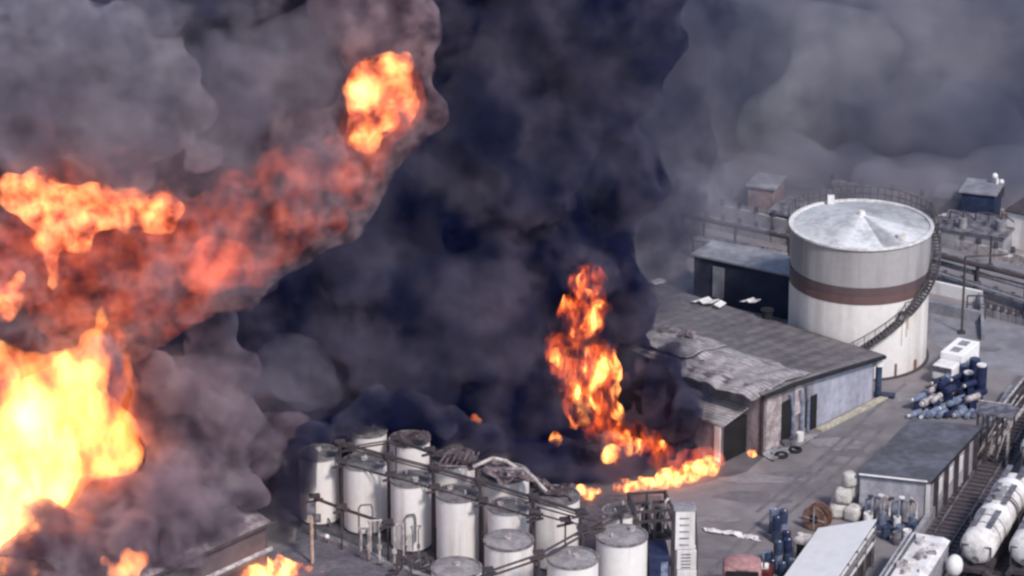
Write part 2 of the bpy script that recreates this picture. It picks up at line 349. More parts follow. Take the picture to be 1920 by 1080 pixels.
crumple('twisted_roof_sheet', [(740, 812), (802, 808), (800, 832), (748, 832)], (5.6, 5.6, 5.3, 5.3), 10, 6, .35, SHM2, 'burnt roof strips on the back row tank right under the smoke', 'roof sheet', 9)
for px, py, a, l in ((930, 872, 20, 'pale bent beam lying on the twisted roof sheets'), (985, 895, -40, 'pale kinked beam hanging at the right of the twisted sheets')):
    p = G(px, py, 6.0); b = MB(frame(p, R(a))); b.tube([(-1.6, 0, .1), (-.2, .1, .5), (.7, 0, .2), (1.6, .2, -.6)], .12); tag(b.build('bent_beam', PALE), l, 'beam')
rf = thing('roof_truss', G(850, 870, 5.2), 'row of charred rafters above the back tank beside the rack', 'roof truss')
for i in range(7):
    MB().tube([G(822 + i * 11, 872, 5.2), G(838 + i * 10, 848, 6.1)], .06, 6).build('rafter', SHM, rf)
MB().tube([G(815, 873, 5.2), G(895, 876, 5.2)], .08, 6).build('chord', SHM, rf)
# bent pipes in front of the tanks
def upipe(px, py, hgt, label, wd=.7, rz=0., r=.07, mt=None):
    p = G(px, py); M = frame(p, rz)
    t = thing('loading_pipe', p, label, 'pipe')
    MB(M).tube([(0, 0, 0), (0, 0, hgt), (.15, 0, hgt + .25), (wd, 0, hgt + .3), (wd + .1, 0, hgt), (wd + .1, 0, hgt * .35)], r).build('bent_pipe', mt or PALE, t)
    MB(M).cyl((0, 0, hgt * .4), (0, 0, hgt * .4 + .25), r * 2.2, n=10).build('valve', mt or PALE, t)
    MB(M).cyl((0, 0, 0), (0, 0, .06), r * 2.6, n=10).build('flange', STEEL, t)
    return t
upipe(674, 1042, 3.4, 'dark bent pipe before the second tank from the left', .8, 0, .06, PIPE)
upipe(692, 1050, 2.0, 'short pale hooked pipe before the second tank', -.6, 0, .08)
upipe(712, 1058, 2.9, 'pale riser pipe at the right foot of the second tank', -.7, R(15), .08)
upipe(740, 1068, 3.0, 'pale upright pipe among the bent pipes by the path', .5, R(-10), .08)
upipe(760, 1040, 2.6, 'slim dark pipe loop before the third tank', .6, R(5), .05, PIPE)
upipe(785, 1050, 2.2, 'slim grey pipe loop right of the dark pipe loop', -.5, R(20), .05, PIPE)
upipe(828, 1052, 2.9, 'pale pipe standing against the tank with oval grey roof', .4, R(30), .06)
mf = thing('pipe_manifold', G(775, 1075), 'low tangle of dark pipes and valves by the kerb', 'pipes')
for i in range(9):
    p = G(735 + i * 9, 1062 + (i * 17) % 23); MB(frame(p, R(i * 37))).tube([(-.9, 0, .3), (0, 0, .3), (.1, 0, .9 + (i % 3) * .3), (.8, .2, .9)], .06, 6).build('pipe', STEEL if i % 3 else PIPE, mf)
    if i % 2: MB(Matrix.Translation(p)).cyl((0, 0, .75), (0, 0, .8), .22, n=12).build('hand_wheel', STEEL, mf)
lp = thing('post', G(586, 1056), 'cream post with small grey box at the left end of the kerb', 'post')
MB(Matrix.Translation(G(586, 1056))).cyl((0, 0, 0), (0, 0, 3.7), .11, n=12).build('pole', pmat('cream_post', (.5, .4, .33), (.35, .26, .22), .5), lp)
MB(Matrix.Translation(G(586, 1056))).box((0, 0, 3.9), (.5, .35, .7)).box((.35, .1, 3.2), (.5, .3, .5)).build('box', PIPE, lp)
for px, py, l in ((613, 1006, 'small white lamp globe on the ground by the leftmost tanks'), (820, 985, 'small white lamp globe between third and fourth tank')):
    p = G(px, py, .5 if px < 700 else 1.8); t = thing('lamp', (p.x, p.y, 0), l, 'lamp'); MB().cyl((p.x, p.y, 0), (p.x, p.y, p.z), .05).build('stem', PIPE, t); MB().ball(p, (.17, .17, .17), 10, 8).build('globe', WHITE, t, True)
# dark steel frame and navy box
p0 = G(1222, 1085); M = frame(p0, R(8))
sf = thing('steel_frame', p0, 'dark open steel frame crowded with pipework right of the bright tank', 'steel frame')
for x in (-1.2, 0, 1.2):
    for y in (-.6, 2.2): MB(M).box((x, y, 2.6), (.16, .16, 5.2)).build('column', STEEL, sf)
for z in (1.2, 3.1, 4.4, 5.1):
    MB(M).box((0, -.6, z), (2.6, .15, .15)).box((0, 2.2, z), (2.6, .15, .15)).box((-1.2, .8, z), (.15, 2.8, .15)).box((1.2, .8, z), (.15, 2.8, .15)).build('beam', STEEL, sf)
MB(M).box((0, .8, 3.2), (2.5, 2.9, .05)).build('deck', BLACK, sf)
for i in range(8): MB(M).tube([(-1 + i * .28, .2 + (i % 3) * .5, 3.2), (-1 + i * .28, .2 + (i % 3) * .5, 4.2 + (i % 4) * .3), (-.8 + i * .28, .9, 4.3 + (i % 4) * .3), (-.6 + i * .25, 1.8, 3.4)], .09, 8).build('pipe', (PIPE, PALE, STEEL)[i % 3], sf)
nb = thing('storage_box', G(1232, 1118), 'dark navy box standing below the steel frame', 'container')
MB(frame(G(1232, 1118), R(4))).box((0, 0, 1.7), (1.3, 2.4, 3.4)).build('body', NAVY, nb, bevel=.05)
MB(frame(G(1232, 1118), R(4))).box((.3, -1.22, 2.2), (.45, .05, 1.6)).build('panel', BLUEP, nb)
# white segmented tower
tw = thing('stair_tower', G(1282, 1130), 'narrow white tower of stacked panels standing in the open yard', 'tower')
M = frame(G(1283, 1130), R(3))
for z0_, z1_, x in ((0, 2.5, .08), (2.53, 3.9, .05), (3.93, 6.7, -.08)):
    s = MB(M).box((x, 0, (z0_ + z1_) / 2), (1.25, .9, z1_ - z0_)).build('panel', WHITE, tw, bevel=.05)
    q = MB(M)
    for i in range(5): q.box((x - .05, -.46, z0_ + (z1_ - z0_) * (i + .8) / 6), (.6, .05, .07))
    q.build('slat', PIPE, s)
MB(M).box((-.1, 0, 6.75), (1.4, 1.05, .12)).build('cap', CONC, tw)
MB(M).tube([(.75, -.3, 0), (.72, -.3, 4), (.55, -.3, 6.6)], .06).tube([(-.72, -.3, 0), (-.72, -.3, 6.6)], .05).build('side_rail', STEEL, tw)
# white debris strip on the yard
crumple('scrap_sheet', [(1318, 990), (1425, 1004), (1428, 1014), (1322, 996)], (.1, .12, .1, .1), 26, 3, .22, WHITE, 'thin crumpled white sheeting lying on the open yard', 'debris', 2)
# ------------------------------------------------------------ warehouse
A0 = G(1637, 747); u = (G(1425, 853) - A0); ul = u.length; u.normalize(); v = Vector((u.y, -u.x, 0)); v = v if v.x < 0 else -v
WU = ul; zA, zB = 3.35, 5.0; DV = 27
wh = thing('warehouse', A0 + u * WU / 2 + v * 10, 'long low warehouse with dark sheet roof beside the huge tank', 'warehouse')
Z = Vector((0, 0, 1))
def W(a, b_, z): return A0 + u * a + v * b_ + Z * z
def zr(a): return zA + (zB - zA) * a / WU
def wallquad(a0, b0, a1, b1, z0_, z1a, z1b, name, mt, th=.2, inward=None):
    p = [W(a0, b0, z0_), W(a1, b1, z0_), W(a1, b1, z1b), W(a0, b0, z1a)]
    n = (p[1] - p[0]).cross(Z).normalized() * th
    if inward is not None and n.dot(inward) < 0: n = -n
    q = [x + n for x in p]
    return MB().add(p + q, [(0, 1, 2, 3), (7, 6, 5, 4), (0, 4, 5, 1), (1, 5, 6, 2), (2, 6, 7, 3), (3, 7, 4, 0)]).build(name, mt, wh)
wallquad(0, 0, WU * .55, 0, 0, zr(0), zr(WU * .55), 'side_wall', WALLL, inward=v)
wallquad(WU * .55, 0, WU, 0, 0, zr(WU * .55), zr(WU), 'side_wall', WALLP, inward=v)
wallquad(WU, 0, WU, DV, 0, zr(WU), zr(WU), 'end_wall', WALLP, inward=-u)
wallquad(0, 0, 0, DV, 0, zr(0), zr(0), 'end_wall', WALLL, inward=u)
wallquad(0, DV, WU, DV, 0, zr(0), zr(WU), 'back_wall', WALLP, inward=-v)
# roof: a gridded sheet whose near edge sags and buckles
def roofgrid(a0, a1, b0, b1, na, nb_, f, mt, name, parent=wh, th=.12):
    vs = []; fs = []
    for j in range(nb_ + 1):
        for i in range(na + 1):
            a_ = a0 + (a1 - a0) * i / na; bb = b0 + (b1 - b0) * j / nb_
            vs.append(W(a_, bb, zr(a_) + .12 + f(a_, bb)))
    fs = [(j * (na + 1) + i, j * (na + 1) + i + 1, (j + 1) * (na + 1) + i + 1, (j + 1) * (na + 1) + i) for j in range(nb_) for i in range(na)]
    o = MB().add(vs, fs).build(name, mt, parent, True); s = o.modifiers.new('t', 'SOLIDIFY'); s.thickness = th; s.offset = -1
    return o
def sag(a_, bb):
    k_ = max(0, (a_ - WU * .62) / (WU * .4)); return -.25 * k_ * k_ + .18 * noise.noise(Vector((a_ * .5, bb * .5, 0))) * min(1, k_ * 2)
rfo = roofgrid(-.5, WU + .5, -.5, DV, 30, 50, sag, ROOFD, 'roof')
def buck(a_, bb):
    k_ = (a_ - WU * .72) / (WU * .35)
    return .16 + sag(a_, bb) + .16 * abs(math.sin(bb * 2.0 + .8 * math.sin(a_))) * min(1, k_ + .25) + .25 * noise.noise(Vector((a_ * .8, bb * .7, 3))) - .3 * max(0, k_) ** 2
roofgrid(WU * .6, WU + 1.5, -.3, 7.2, 14, 60, buck, ROOFL, 'buckled_sheet', rfo, .06)
roofgrid(WU * .6, WU * .95, 7.3, 13, 12, 40, lambda a_, bb: .14 + buck(a_, bb) * .6, ROOFL, 'buckled_sheet', rfo, .06)
fb = MB()
for i in range(20):
    a_, a2_ = -.5 + (WU + 1) * i / 20, -.5 + (WU + 1) * (i + 1) / 20
    fb.cyl(W(a_, -.55, zr(a_) + sag(a_, -.5) - .05), W(a2_, -.55, zr(a2_) + sag(a2_, -.5) - .05), .16, n=6)
fb.build('gutter', BLACK, wh)
for a_, z0_, z1_, wd in ((WU * .545, 0, 2.6, .7), (WU * .60, .4, 2.4, .45), (WU * .8, 0, 3.2, 1.6)):
    p = W(a_, -.03, (z0_ + z1_) / 2); ang = math.atan2(u.y, u.x)
    MB().box(p, (wd, .1, z1_ - z0_), ang).build('doorway', BLACK, wh)
for a_, z0_, z1_, wd in ((WU * .9, .2, 4.2, 1.7), (WU * .69, 1.8, 4, .8)):
    p = W(a_, -.05, (z0_ + z1_) / 2); MB().box(p, (wd, .12, z1_ - z0_), math.atan2(u.y, u.x)).build('wall_panel', pmat('pale_panel', (.5, .44, .44), (.28, .22, .22), .7), wh)
for a_ in (WU * .6, WU * .66, WU * .735):
    MB().tube([W(a_, -.12, 0.1), W(a_, -.12, 2.2), W(a_ + .3, -.12, 3.6)], .13).build('wall_pipe', BLUEP, wh)
MB().tube([W(WU + .05, -.2, 0.), W(WU + .05, -.2, zr(WU) - .3)], .1).build('downpipe', STEEL, wh)
kb = MB(); kb.prism([W(-.6, -.9, .15), W(WU * .55, -.9, .15), W(WU * .55, -.35, .15), W(-.6, -.35, .15)], .15)
tag(kb.build('kerb', CREAM), 'cream painted kerb along the foot of the warehouse wall', 'kerb')
# lean-to at the near end
L0 = W(WU, 0, 0); ltp = thing('lean_to_shed', W(WU + 1.5, 2.8, 0), 'burning lean-to shed against the near end of the warehouse', 'shed')
def lw(pts, name, mt, th=.12): 
    return MB().prism(pts, th).build(name, mt, ltp)
lt = 3.0
ll = [W(WU + .05, 1.0, 3.4), W(WU + .05, 5.6, 3.4), W(WU + lt, 5.6, 2.9), W(WU + lt, 1.0, 2.9)]
lw(ll, 'roof', ROOFL)
ang = math.atan2(u.y, u.x)
MB().box(W(WU + lt - .2, 3.3, 1.39), (.15, 4.4, 2.78), ang).build('front_wall', WALLP, ltp)
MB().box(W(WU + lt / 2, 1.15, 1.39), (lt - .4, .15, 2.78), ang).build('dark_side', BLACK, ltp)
MB().box(W(WU + lt - .1, 1.5, 1.39), (.16, .5, 2.7), ang).build('door_leaf', WHITE, ltp)
MB().box(W(WU + lt / 2, 5.45, 1.39), (lt - .4, .15, 2.78), ang).build('far_wall', WALLP, ltp)
# things by the warehouse
t = thing('standpipe', G(1646, 742), 'blue upright cylinder with white cap at the warehouse corner', 'standpipe')
M = Matrix.Translation(G(1646, 742))
MB(M).cyl((0, 0, 0), (0, 0, 2.4), .24).build('body', BLUE, t, True); MB(M).cyl((0, 0, 2.4), (0, 0, 2.95), .38, .34).build('cap', WHITE, t, True); MB(M).box((.5, -.2, .12), (1.4, .7, .24), R(-15)).build('base', NAVY, t)
for px, py, l in ((1465, 856, 'flat black tyre on the yard nearest the burning shed'), (1491, 846, 'black tyre lying nearer the warehouse doorway')):
    p = G(px, py); M = Matrix.Translation(p); t = thing('tyre', p, l, 'tyre')
    MB(M).rev([(.28, .02), (.45, 0), (.5, .1), (.45, .22), (.28, .2), (.28, .02)], n=24).build('tread', BLACK, t, True)
for px, py, c, l in ((1500, 828, WHITE, 'small white drum by the warehouse doorway'), (1478, 838, PIPE, 'grey crate on the rubble beside the tyres'), (1445, 838, PALE, 'pale broken crate against the scorched wall')):
    p = G(px, py); 
    if c is WHITE: b = MB().cyl(p, p + Z * .7, .28); n_ = 'drum'
    else: b = MB().box(p + Z * .25, (.9, .6, .5), R(25)).box(p + Vector((.3, .2, .6)), (.5, .3, .2), R(60)); n_ = 'crate'
    tag(b.build(n_, c, None, True), l, n_)
crumple('rubble', [(1425, 850), (1500, 815), (1540, 815), (1450, 865)], (.1, .1, .08, .08), 20, 6, .22, CONC, 'strip of pale rubble along the scorched wall', 'rubble', 4)
# loose sheets on the warehouse roof
def on_roof(px, py):
    p = G(px, py, 4)
    for _ in range(6):
        a_ = (p - A0).dot(u); p = G(px, py, zr(a_) + .25)
    return p
for px, py, n_, s_, l in ((1335, 572, 4, .95, 'white loose sheets on the far part of the warehouse roof'), (1232, 534, 2, 1.0, 'small white scrap on the roof edge close to the smoke'), (1262, 627, 6, 1.1, 'row of pale torn sheets on the roof beside the smoke'), (1412, 570, 3, .7, 'small rust red and white scraps near the roof edge by the tank')):
    p = on_roof(px, py); t = thing('loose_sheet', p, l, 'sheet')
    for i in range(n_):
        x = (i - n_ / 2) * .62 * s_; MB(frame(p, R(-28))).box((x, .15 * (i % 2), .15 + .07 * (i % 3)), (.55 * s_, 1.1 * s_, .05), tilt=Matrix.Rotation(R(-30 + i * 9), 4, 'Z') @ Matrix.Rotation(R(18 * (1 if i % 2 else -1)), 4, 'Y')).build('sheet', WHITE if px != 1262 else SHM, t)
p = on_roof(1438, 594); b = MB(Matrix.Translation(p)).cyl((0, 0, 0), (0, 0, .5), .4).cyl((0, 0, .5), (0, 0, .6), .5); tag(b.build('roof_vent', BLACK), 'small black vent on the warehouse roof near the tank', 'vent')
# ------------------------------------------------------------ office hut
RA = R(21); rd = Vector((math.sin(RA), math.cos(RA), 0)); rp = Vector((math.cos(RA), -math.sin(RA), 0)); RZ = -RA
HZ = 3.2
F0 = G(1613, 888, HZ); F1 = G(1741, 902, HZ); B1 = G(1836, 800, HZ); B0 = F0 + (B1 - F1)
ht = thing('office_hut', ((F0 + B1) / 2).xy.to_3d(), 'flat roofed hut with pale front wall beside the railway', 'hut')
dn = -Z * HZ
def slab(p, q, name, mt, th=.18, z1_=HZ - .1, inw=None, z0_=0):
    n = (q - p).cross(Z).normalized() * th
    if inw is not None and n.dot(inw) < 0: n = -n
    a_, b_ = p.copy(), q.copy(); a_.z = b_.z = z0_
    w4 = [a_, b_, b_ + Z * (z1_ - z0_), a_ + Z * (z1_ - z0_)]; q4 = [x + n for x in w4]
    return MB().add(w4 + q4, [(0, 1, 2, 3), (7, 6, 5, 4), (0, 4, 5, 1), (1, 5, 6, 2), (2, 6, 7, 3), (3, 7, 4, 0)]).build(name, mt, ht)
ctr = (F0 + B1) / 2
slab(F0, F1, 'front_wall', HUTW, inw=ctr - F0); slab(F1, B1, 'side_wall', HUTW, inw=ctr - F1, z1_=HZ - .11); slab(B1, B0, 'back_wall', HUTW, inw=ctr - B1); slab(B0, F0, 'side_wall', HUTW, inw=ctr - F0, z1_=HZ - .11)
e1 = (F1 - F0).normalized(); e2 = (B1 - F1).normalized()
MB().prism([F0 - e1 * .2 - e2 * .2, F1 + e1 * .2 - e2 * .2, B1 + e1 * .2 + e2 * .2, B0 - e1 * .2 + e2 * .2], .12).build('roof', HUTR, ht)
MB().cyl(F0 + Z * .04 - e2 * .22, F1 + Z * .04 - e2 * .22, .07, n=6).build('fascia', WHITE, ht)
MB().cyl(F1 + e1 * .22 - e2 * .1 - Z * .1, B1 + e1 * .22 - Z * .1, .1, n=6).build('gutter', BLACK, ht)
for t_ in (.12, .32, .52, .72, .9):
    p = F1 + (B1 - F1) * t_ + e1 * .12; MB().box((p.x, p.y, 1.5), (.35, .22, 3.0), RZ).build('shadow_bar', STEEL, ht)  # dark boxes stand in for shadows across the side wall
for t_ in (.22, .42, .62): 
    p = F1 + (B1 - F1) * t_ + e1 * .05; MB().box((p.x, p.y, 1.9), (.08, 1.1, 1.0), RZ).build('window', WHITE, ht)
MB().box((F1.x, F1.y, 1.55), (.25, .25, 3.1), RZ).build('corner_trim', WHITE, ht)
# clutter before the hut
fw = (G(1680, 1000) - G(1680, 940)).normalized()
def wallpt(t_, out): 
    p = F0 + (F1 - F0) * t_ - e2 * out; p.z = 0; return p
pm = thing('pump_skid', wallpt(.55, 1.2), 'blue grey pump skid with valves and pipes before the hut wall', 'pump skid')
q = wallpt(.55, 1.2); M = frame(q, math.atan2(e1.y, e1.x))
MB(M).box((0, 0, .15), (3.6, 1.2, .3)).build('base', BLUE, pm)
for i in range(4): MB(M).cyl((-1.5 + i, -.1, .3), (-1.5 + i, -.1, .95 + .2 * (i % 2)), .26, n=14).build('pump', BLUEP if i % 2 else WHITE, pm, True)
for i in range(6): MB(M).tube([(-1.7 + i * .6, .4, .3), (-1.7 + i * .6, .4, 1.7 + (i % 3) * .25), (-1.3 + i * .6, .3, 1.9), (-1.2 + i * .6, -.3, 1.0)], .08).build('pipe', (BLUEP, PIPE, PALE)[i % 3], pm)
for i in range(5): MB(M).cyl((-1.4 + i * .7, .3, 2.0 + .15 * (i % 2)), (-1.4 + i * .7, .3, 2.08 + .15 * (i % 2)), .2, n=12).build('hand_wheel', (STEEL, WHITE)[i % 2], pm)
dl = []
for i, (t_, o_, c, l) in enumerate(((.1, .5, STEEL, 'dark drum at the left foot of the hut wall'), (.22, 1.0, WHITE, 'white drum left of the pump skid'), (.98, 2.0, BLUE, 'blue drum below the right corner of the hut'), (.8, 2.5, BLUEP, 'pale blue drum in front of the pump skid'), (.95, 3.1, WHITE, 'white drum nearest the sloping white roof'), (.62, 2.9, BLUE, 'blue drum between pump skid and sloping white roof'), (.84, 3.6, PIPE, 'grey drum beside the white roofed shed'))):
    p = wallpt(t_, o_); t = thing('drum', p, l, 'drum', 'drums in front of the hut')
    MB(Matrix.Translation(p)).rev([(.001, 0), (.3, 0), (.3, .3), (.32, .32), (.3, .34), (.3, .6), (.32, .62), (.3, .64), (.3, .9), (.27, .9), (.27, .87), (.001, .87)], n=18).build('body', c, t, True)
    MB(Matrix.Translation(p)).cyl((.15, 0, .87), (.15, 0, .92), .05, n=8).build('bung', STEEL, t)
# white big bags
bags = ((1572, 968, 0, .8), (1600, 974, 0, .78), (1578, 950, 0, .8), (1580, 968, 1.05, .75), (1596, 957, 1.05, .7), (1590, 964, 2.1, .62))
for i, (px, py, z, r) in enumerate(bags):
    p = G(px, py); p.z = z; b = MB(Matrix.Translation(p) @ Matrix.Rotation(i, 4, 'Z')); b.box((0, 0, .5), (r * 1.6, r * 1.5, 1.05))
    o = b.build('bulk_bag', pmat('bag_white', (.62, .6, .56), (.45, .42, .4), .5, bump=.05) if i == 0 else bpy.data.materials['bag_white'], None, True, .3)
    tag(o, ('white bulk bag at the left foot of the bag heap', 'white bulk bag at the right foot of the bag heap', 'white bulk bag at the rear of the bag heap', 'white bulk bag lying across the two front ones', 'white bulk bag on the rear bag, one layer up', 'white bulk bag topmost of the heap')[i], 'bulk bag', 'bulk bags heaped beside the hut')
# cable reel
p = G(1532, 992); M = frame(p, R(-35)); t = thing('cable_reel', p, 'rusty cable reel standing on edge left of the white bags', 'cable reel')
for y in (-.42, .42): MB(M).cyl((0, y - .05, .9), (0, y + .05, .9), .9, n=28).build('flange', RUST, t, True)
MB(M).cyl((0, -.37, .9), (0, .37, .9), .5, n=24).build('cable', BLACK, t, True); MB(M).cyl((0, -.5, .9), (0, -.475, .9), .32, n=20).build('hub', BLACK, t, True)
q = MB(M); q.rev([(.62, 0), (.74, 0)], n=24)
for a_ in (0, 60, 120): q.box((0, -.485, .9), (1.6, .03, .12), tilt=Matrix.Rotation(R(a_), 4, 'Y'))
MB(M).box((0, -.485, .9), (1.6, .03, .12), tilt=Matrix.Rotation(R(0), 4, 'Y')).box((0, -.487, .9), (1.6, .03, .12), tilt=Matrix.Rotation(R(90), 4, 'Y')).build('spoke', PALE, t)
p = G(1505, 1046); M = frame(p, RZ); t = thing('water_tank', p, 'small ivory tank with dark opening by the white roofed shed', 'tank')
MB(M).box((0, 0, .8), (1.1, 1.2, 1.6)).build('body', PALE, t, bevel=.2); MB(M).box((.05, -.61, .8), (.6, .05, .9)).build('opening', BLACK, t); MB(M).cyl((-.2, 0, 1.6), (-.2, 0, 1.75), .2).build('lid', WHITE, t)
# blue drums on the yard
SP = ((1450, 1000), (1468, 1003), (1455, 1016), (1474, 1020), (1440, 1058), (1458, 1062), (1476, 1058), (1446, 1074), (1466, 1078), (1486, 1072))
wh_ = ('left of the top pair', 'right of the top pair', 'left in the second row', 'right in the second row', 'left in the lower cluster', 'middle of the lower cluster', 'right in the lower cluster', 'low left by the red cab', 'low centre by the red cab', 'low right against the shed')
for i, (px, py) in enumerate(SP):
    p = G(px, py); z = 0
    for lvl in range(2 if i in (0, 1, 2, 5, 6) else 1):
        t = thing('barrel', p + Z * lvl * .92, ('upper ' if lvl else '') + 'blue barrel, ' + wh_[i] + (', stacked' if lvl else ', on the ground'), 'barrel', 'blue barrels on the open yard')
        M = Matrix.Translation(p + Z * lvl * .92)
        MB(M).rev([(.001, 0), (.29, 0), (.31, .3), (.31, .6), (.29, .9), (.25, .9), (.25, .86), (.001, .86)], n=16).build('body', (BLUE, BLUEP, BLUE, NAVY)[(i + lvl) % 4], t, True)
        MB(M).cyl((.1, 0, .86), (.1, 0, .91), .06, n=8).build('bung', WHITE, t)
# red lorry cab
p = G(1390, 1120); M = frame(p, R(-4)); t = thing('lorry', p, 'lorry with faded red rounded cab roof at the bottom of the yard', 'lorry')
MB(M).box((0, .3, 1.45), (2.5, 2.2, 1.9)).build('cab', REDP, t, bevel=.35); MB(M).ball((0, .3, 2.3), (1.25, 1.1, .45), 24, 14).build('cab_roof', REDP, t, True)
MB(M).box((0, -.9, 1.9), (2.1, .12, .7)).build('rear_window', BLACK, t); MB(M).box((0, -3.4, 1.0), (2.5, 4.4, .25)).build('bed', STEEL, t)
for x in (-1.1, 1.1):
    for y in (.5, -3.0, -4.2): MB(M).cyl((x - .15, y, .5), (x + .15, y, .5), .5, n=18).build('wheel', BLACK, t, True)
MB(M).box((1.38, .9, 2.0), (.12, .2, .5)).build('mirror', STEEL, t)
p = G(1432, 1092); M = frame(p, R(-10)); t = thing('hose_cart', p, 'dark red cart with white reel beside the red lorry cab', 'cart')
MB(M).box((0, 0, .7), (1.1, 1.3, .8)).build('body', pmat('dark_red', (.16, .03, .03), (.1, .02, .02), .5), t, bevel=.06); MB(M).cyl((-.3, -.2, 1.25), (.3, -.2, 1.25), .25).build('reel', WHITE, t, True)
MB(M).tube([(-.1, .2, 1.1), (-.1, .2, 2.0), (.4, .4, 2.2)], .07).build('handle', BLUEP, t)
for x in (-.5, .5): MB(M).cyl((x - .06, 0, .3), (x + .06, 0, .3), .3, n=14).build('wheel', BLACK, t, True)
# white roofed shed
ZR, ZL = 3.2, 1.9
R1 = G(1644, 973, ZR); Lh = 13.0
S = R1; wv = -rp * 3.9
t = thing('white_roofed_shed', (R1 - rd * Lh / 2 + wv / 2).xy.to_3d(), 'shed with bright white sloping roof at the bottom edge', 'shed')
r0, r1_, r2, r3 = R1, R1 - rd * Lh, R1 - rd * Lh + wv + Z * (ZL - ZR), R1 + wv + Z * (ZL - ZR)
SW = pmat('shed_roof_white', (.86, .84, .83), (.78, .76, .75), 2.5, lo=.3, hi=.5, spk=.2)
MB().prism([r0, r1_, r2, r3], .12).build('roof', SW, t)
def vwall(p, q, name, mt, par, z_top_p, z_top_q, th=.15, inw=None, z0_=0.):
    n = (q - p).cross(Z); n.z = 0; n = n.normalized() * th
    if inw is not None and n.dot(inw) < 0: n = -n
    w4 = [Vector((p.x, p.y, z0_)), Vector((q.x, q.y, z0_)), Vector((q.x, q.y, z_top_q)), Vector((p.x, p.y, z_top_p))]; q4 = [x + n for x in w4]
    return MB().add(w4 + q4, [(0, 1, 2, 3), (7, 6, 5, 4), (0, 4, 5, 1), (1, 5, 6, 2), (2, 6, 7, 3), (3, 7, 4, 0)]).build(name, mt, par)
i_ = .12
sw1 = vwall(r0 - rp * i_ - rd * i_, r1_ - rp * i_, 'side_wall', pmat('shed_side', (.33, .31, .33), (.2, .18, .2), .8, streak=.4), t, ZR - .14, ZR - .14, inw=wv, z0_=1.35)
vwall(r0 - rp * i_ * 1.6 - rd * i_, r1_ - rp * i_ * 1.6, 'plinth', STEEL, t, 1.33, 1.33, inw=wv)
vwall(r0 - rd * i_ - rp * i_, r3 - rd * i_, 'end_wall', WALLP, t, ZR - .14, ZL - .14, inw=-rd)
vwall(r3 + rp * i_ - rd * i_, r2 + rp * i_, 'side_wall', HUTW, t, ZL - .14, ZL - .14, inw=-wv)
for z_, mt_ in ((2.75, WHITE), (2.3, CONC), (1.75, WHITE)):
    p = R1 - rd * (Lh / 2 + .1); MB().box((p.x, p.y, z_), (.1, Lh - .4, .16), RZ).build('wall_rail', mt_, t)
for i in range(7):
    p = R1 - rd * (.6 + i * 2.0); MB().box((p.x, p.y, 1.5), (.13, .12, 2.9), RZ).build('wall_post', PIPE, t)
# ------------------------------------------------------------ railway
TR = ((1752, 1003), (1835, 1062), (1925, 1070))
def track(p, l):
    t = thing('railway_track', p, l, 'railway track'); M = frame(p, RZ)
    MB(M).box((0, 8, .07), (3.0, 60, .14)).build('ballast', BALL, t)
    for x in (-.72, .72): MB(M).box((x, 8, .30), (.09, 60, .16)).build('rail', PIPE, t)
    sl = MB(M)
    for i in range(90): sl.box((0, -21.8 + i * .66, .18), (2.4, .24, .09))
    sl.build('sleepers', STEEL, t)
    return t
tp = [G(1776, 1003), G(1847, 1060), G(1937, 1066)]
track(tp[0], 'railway track running past the hut side wall')
track(tp[1], 'railway track under the striped white tank wagon')
track(tp[2], 'railway track at the right edge under the outer wagon')
p = G(1728, 1003); M = frame(p, RZ)
tag(MB(M).box((0, 8, .45), (.35, 34, .9)).build('track_wall', CONC), 'low concrete wall between hut and railway track', 'wall')
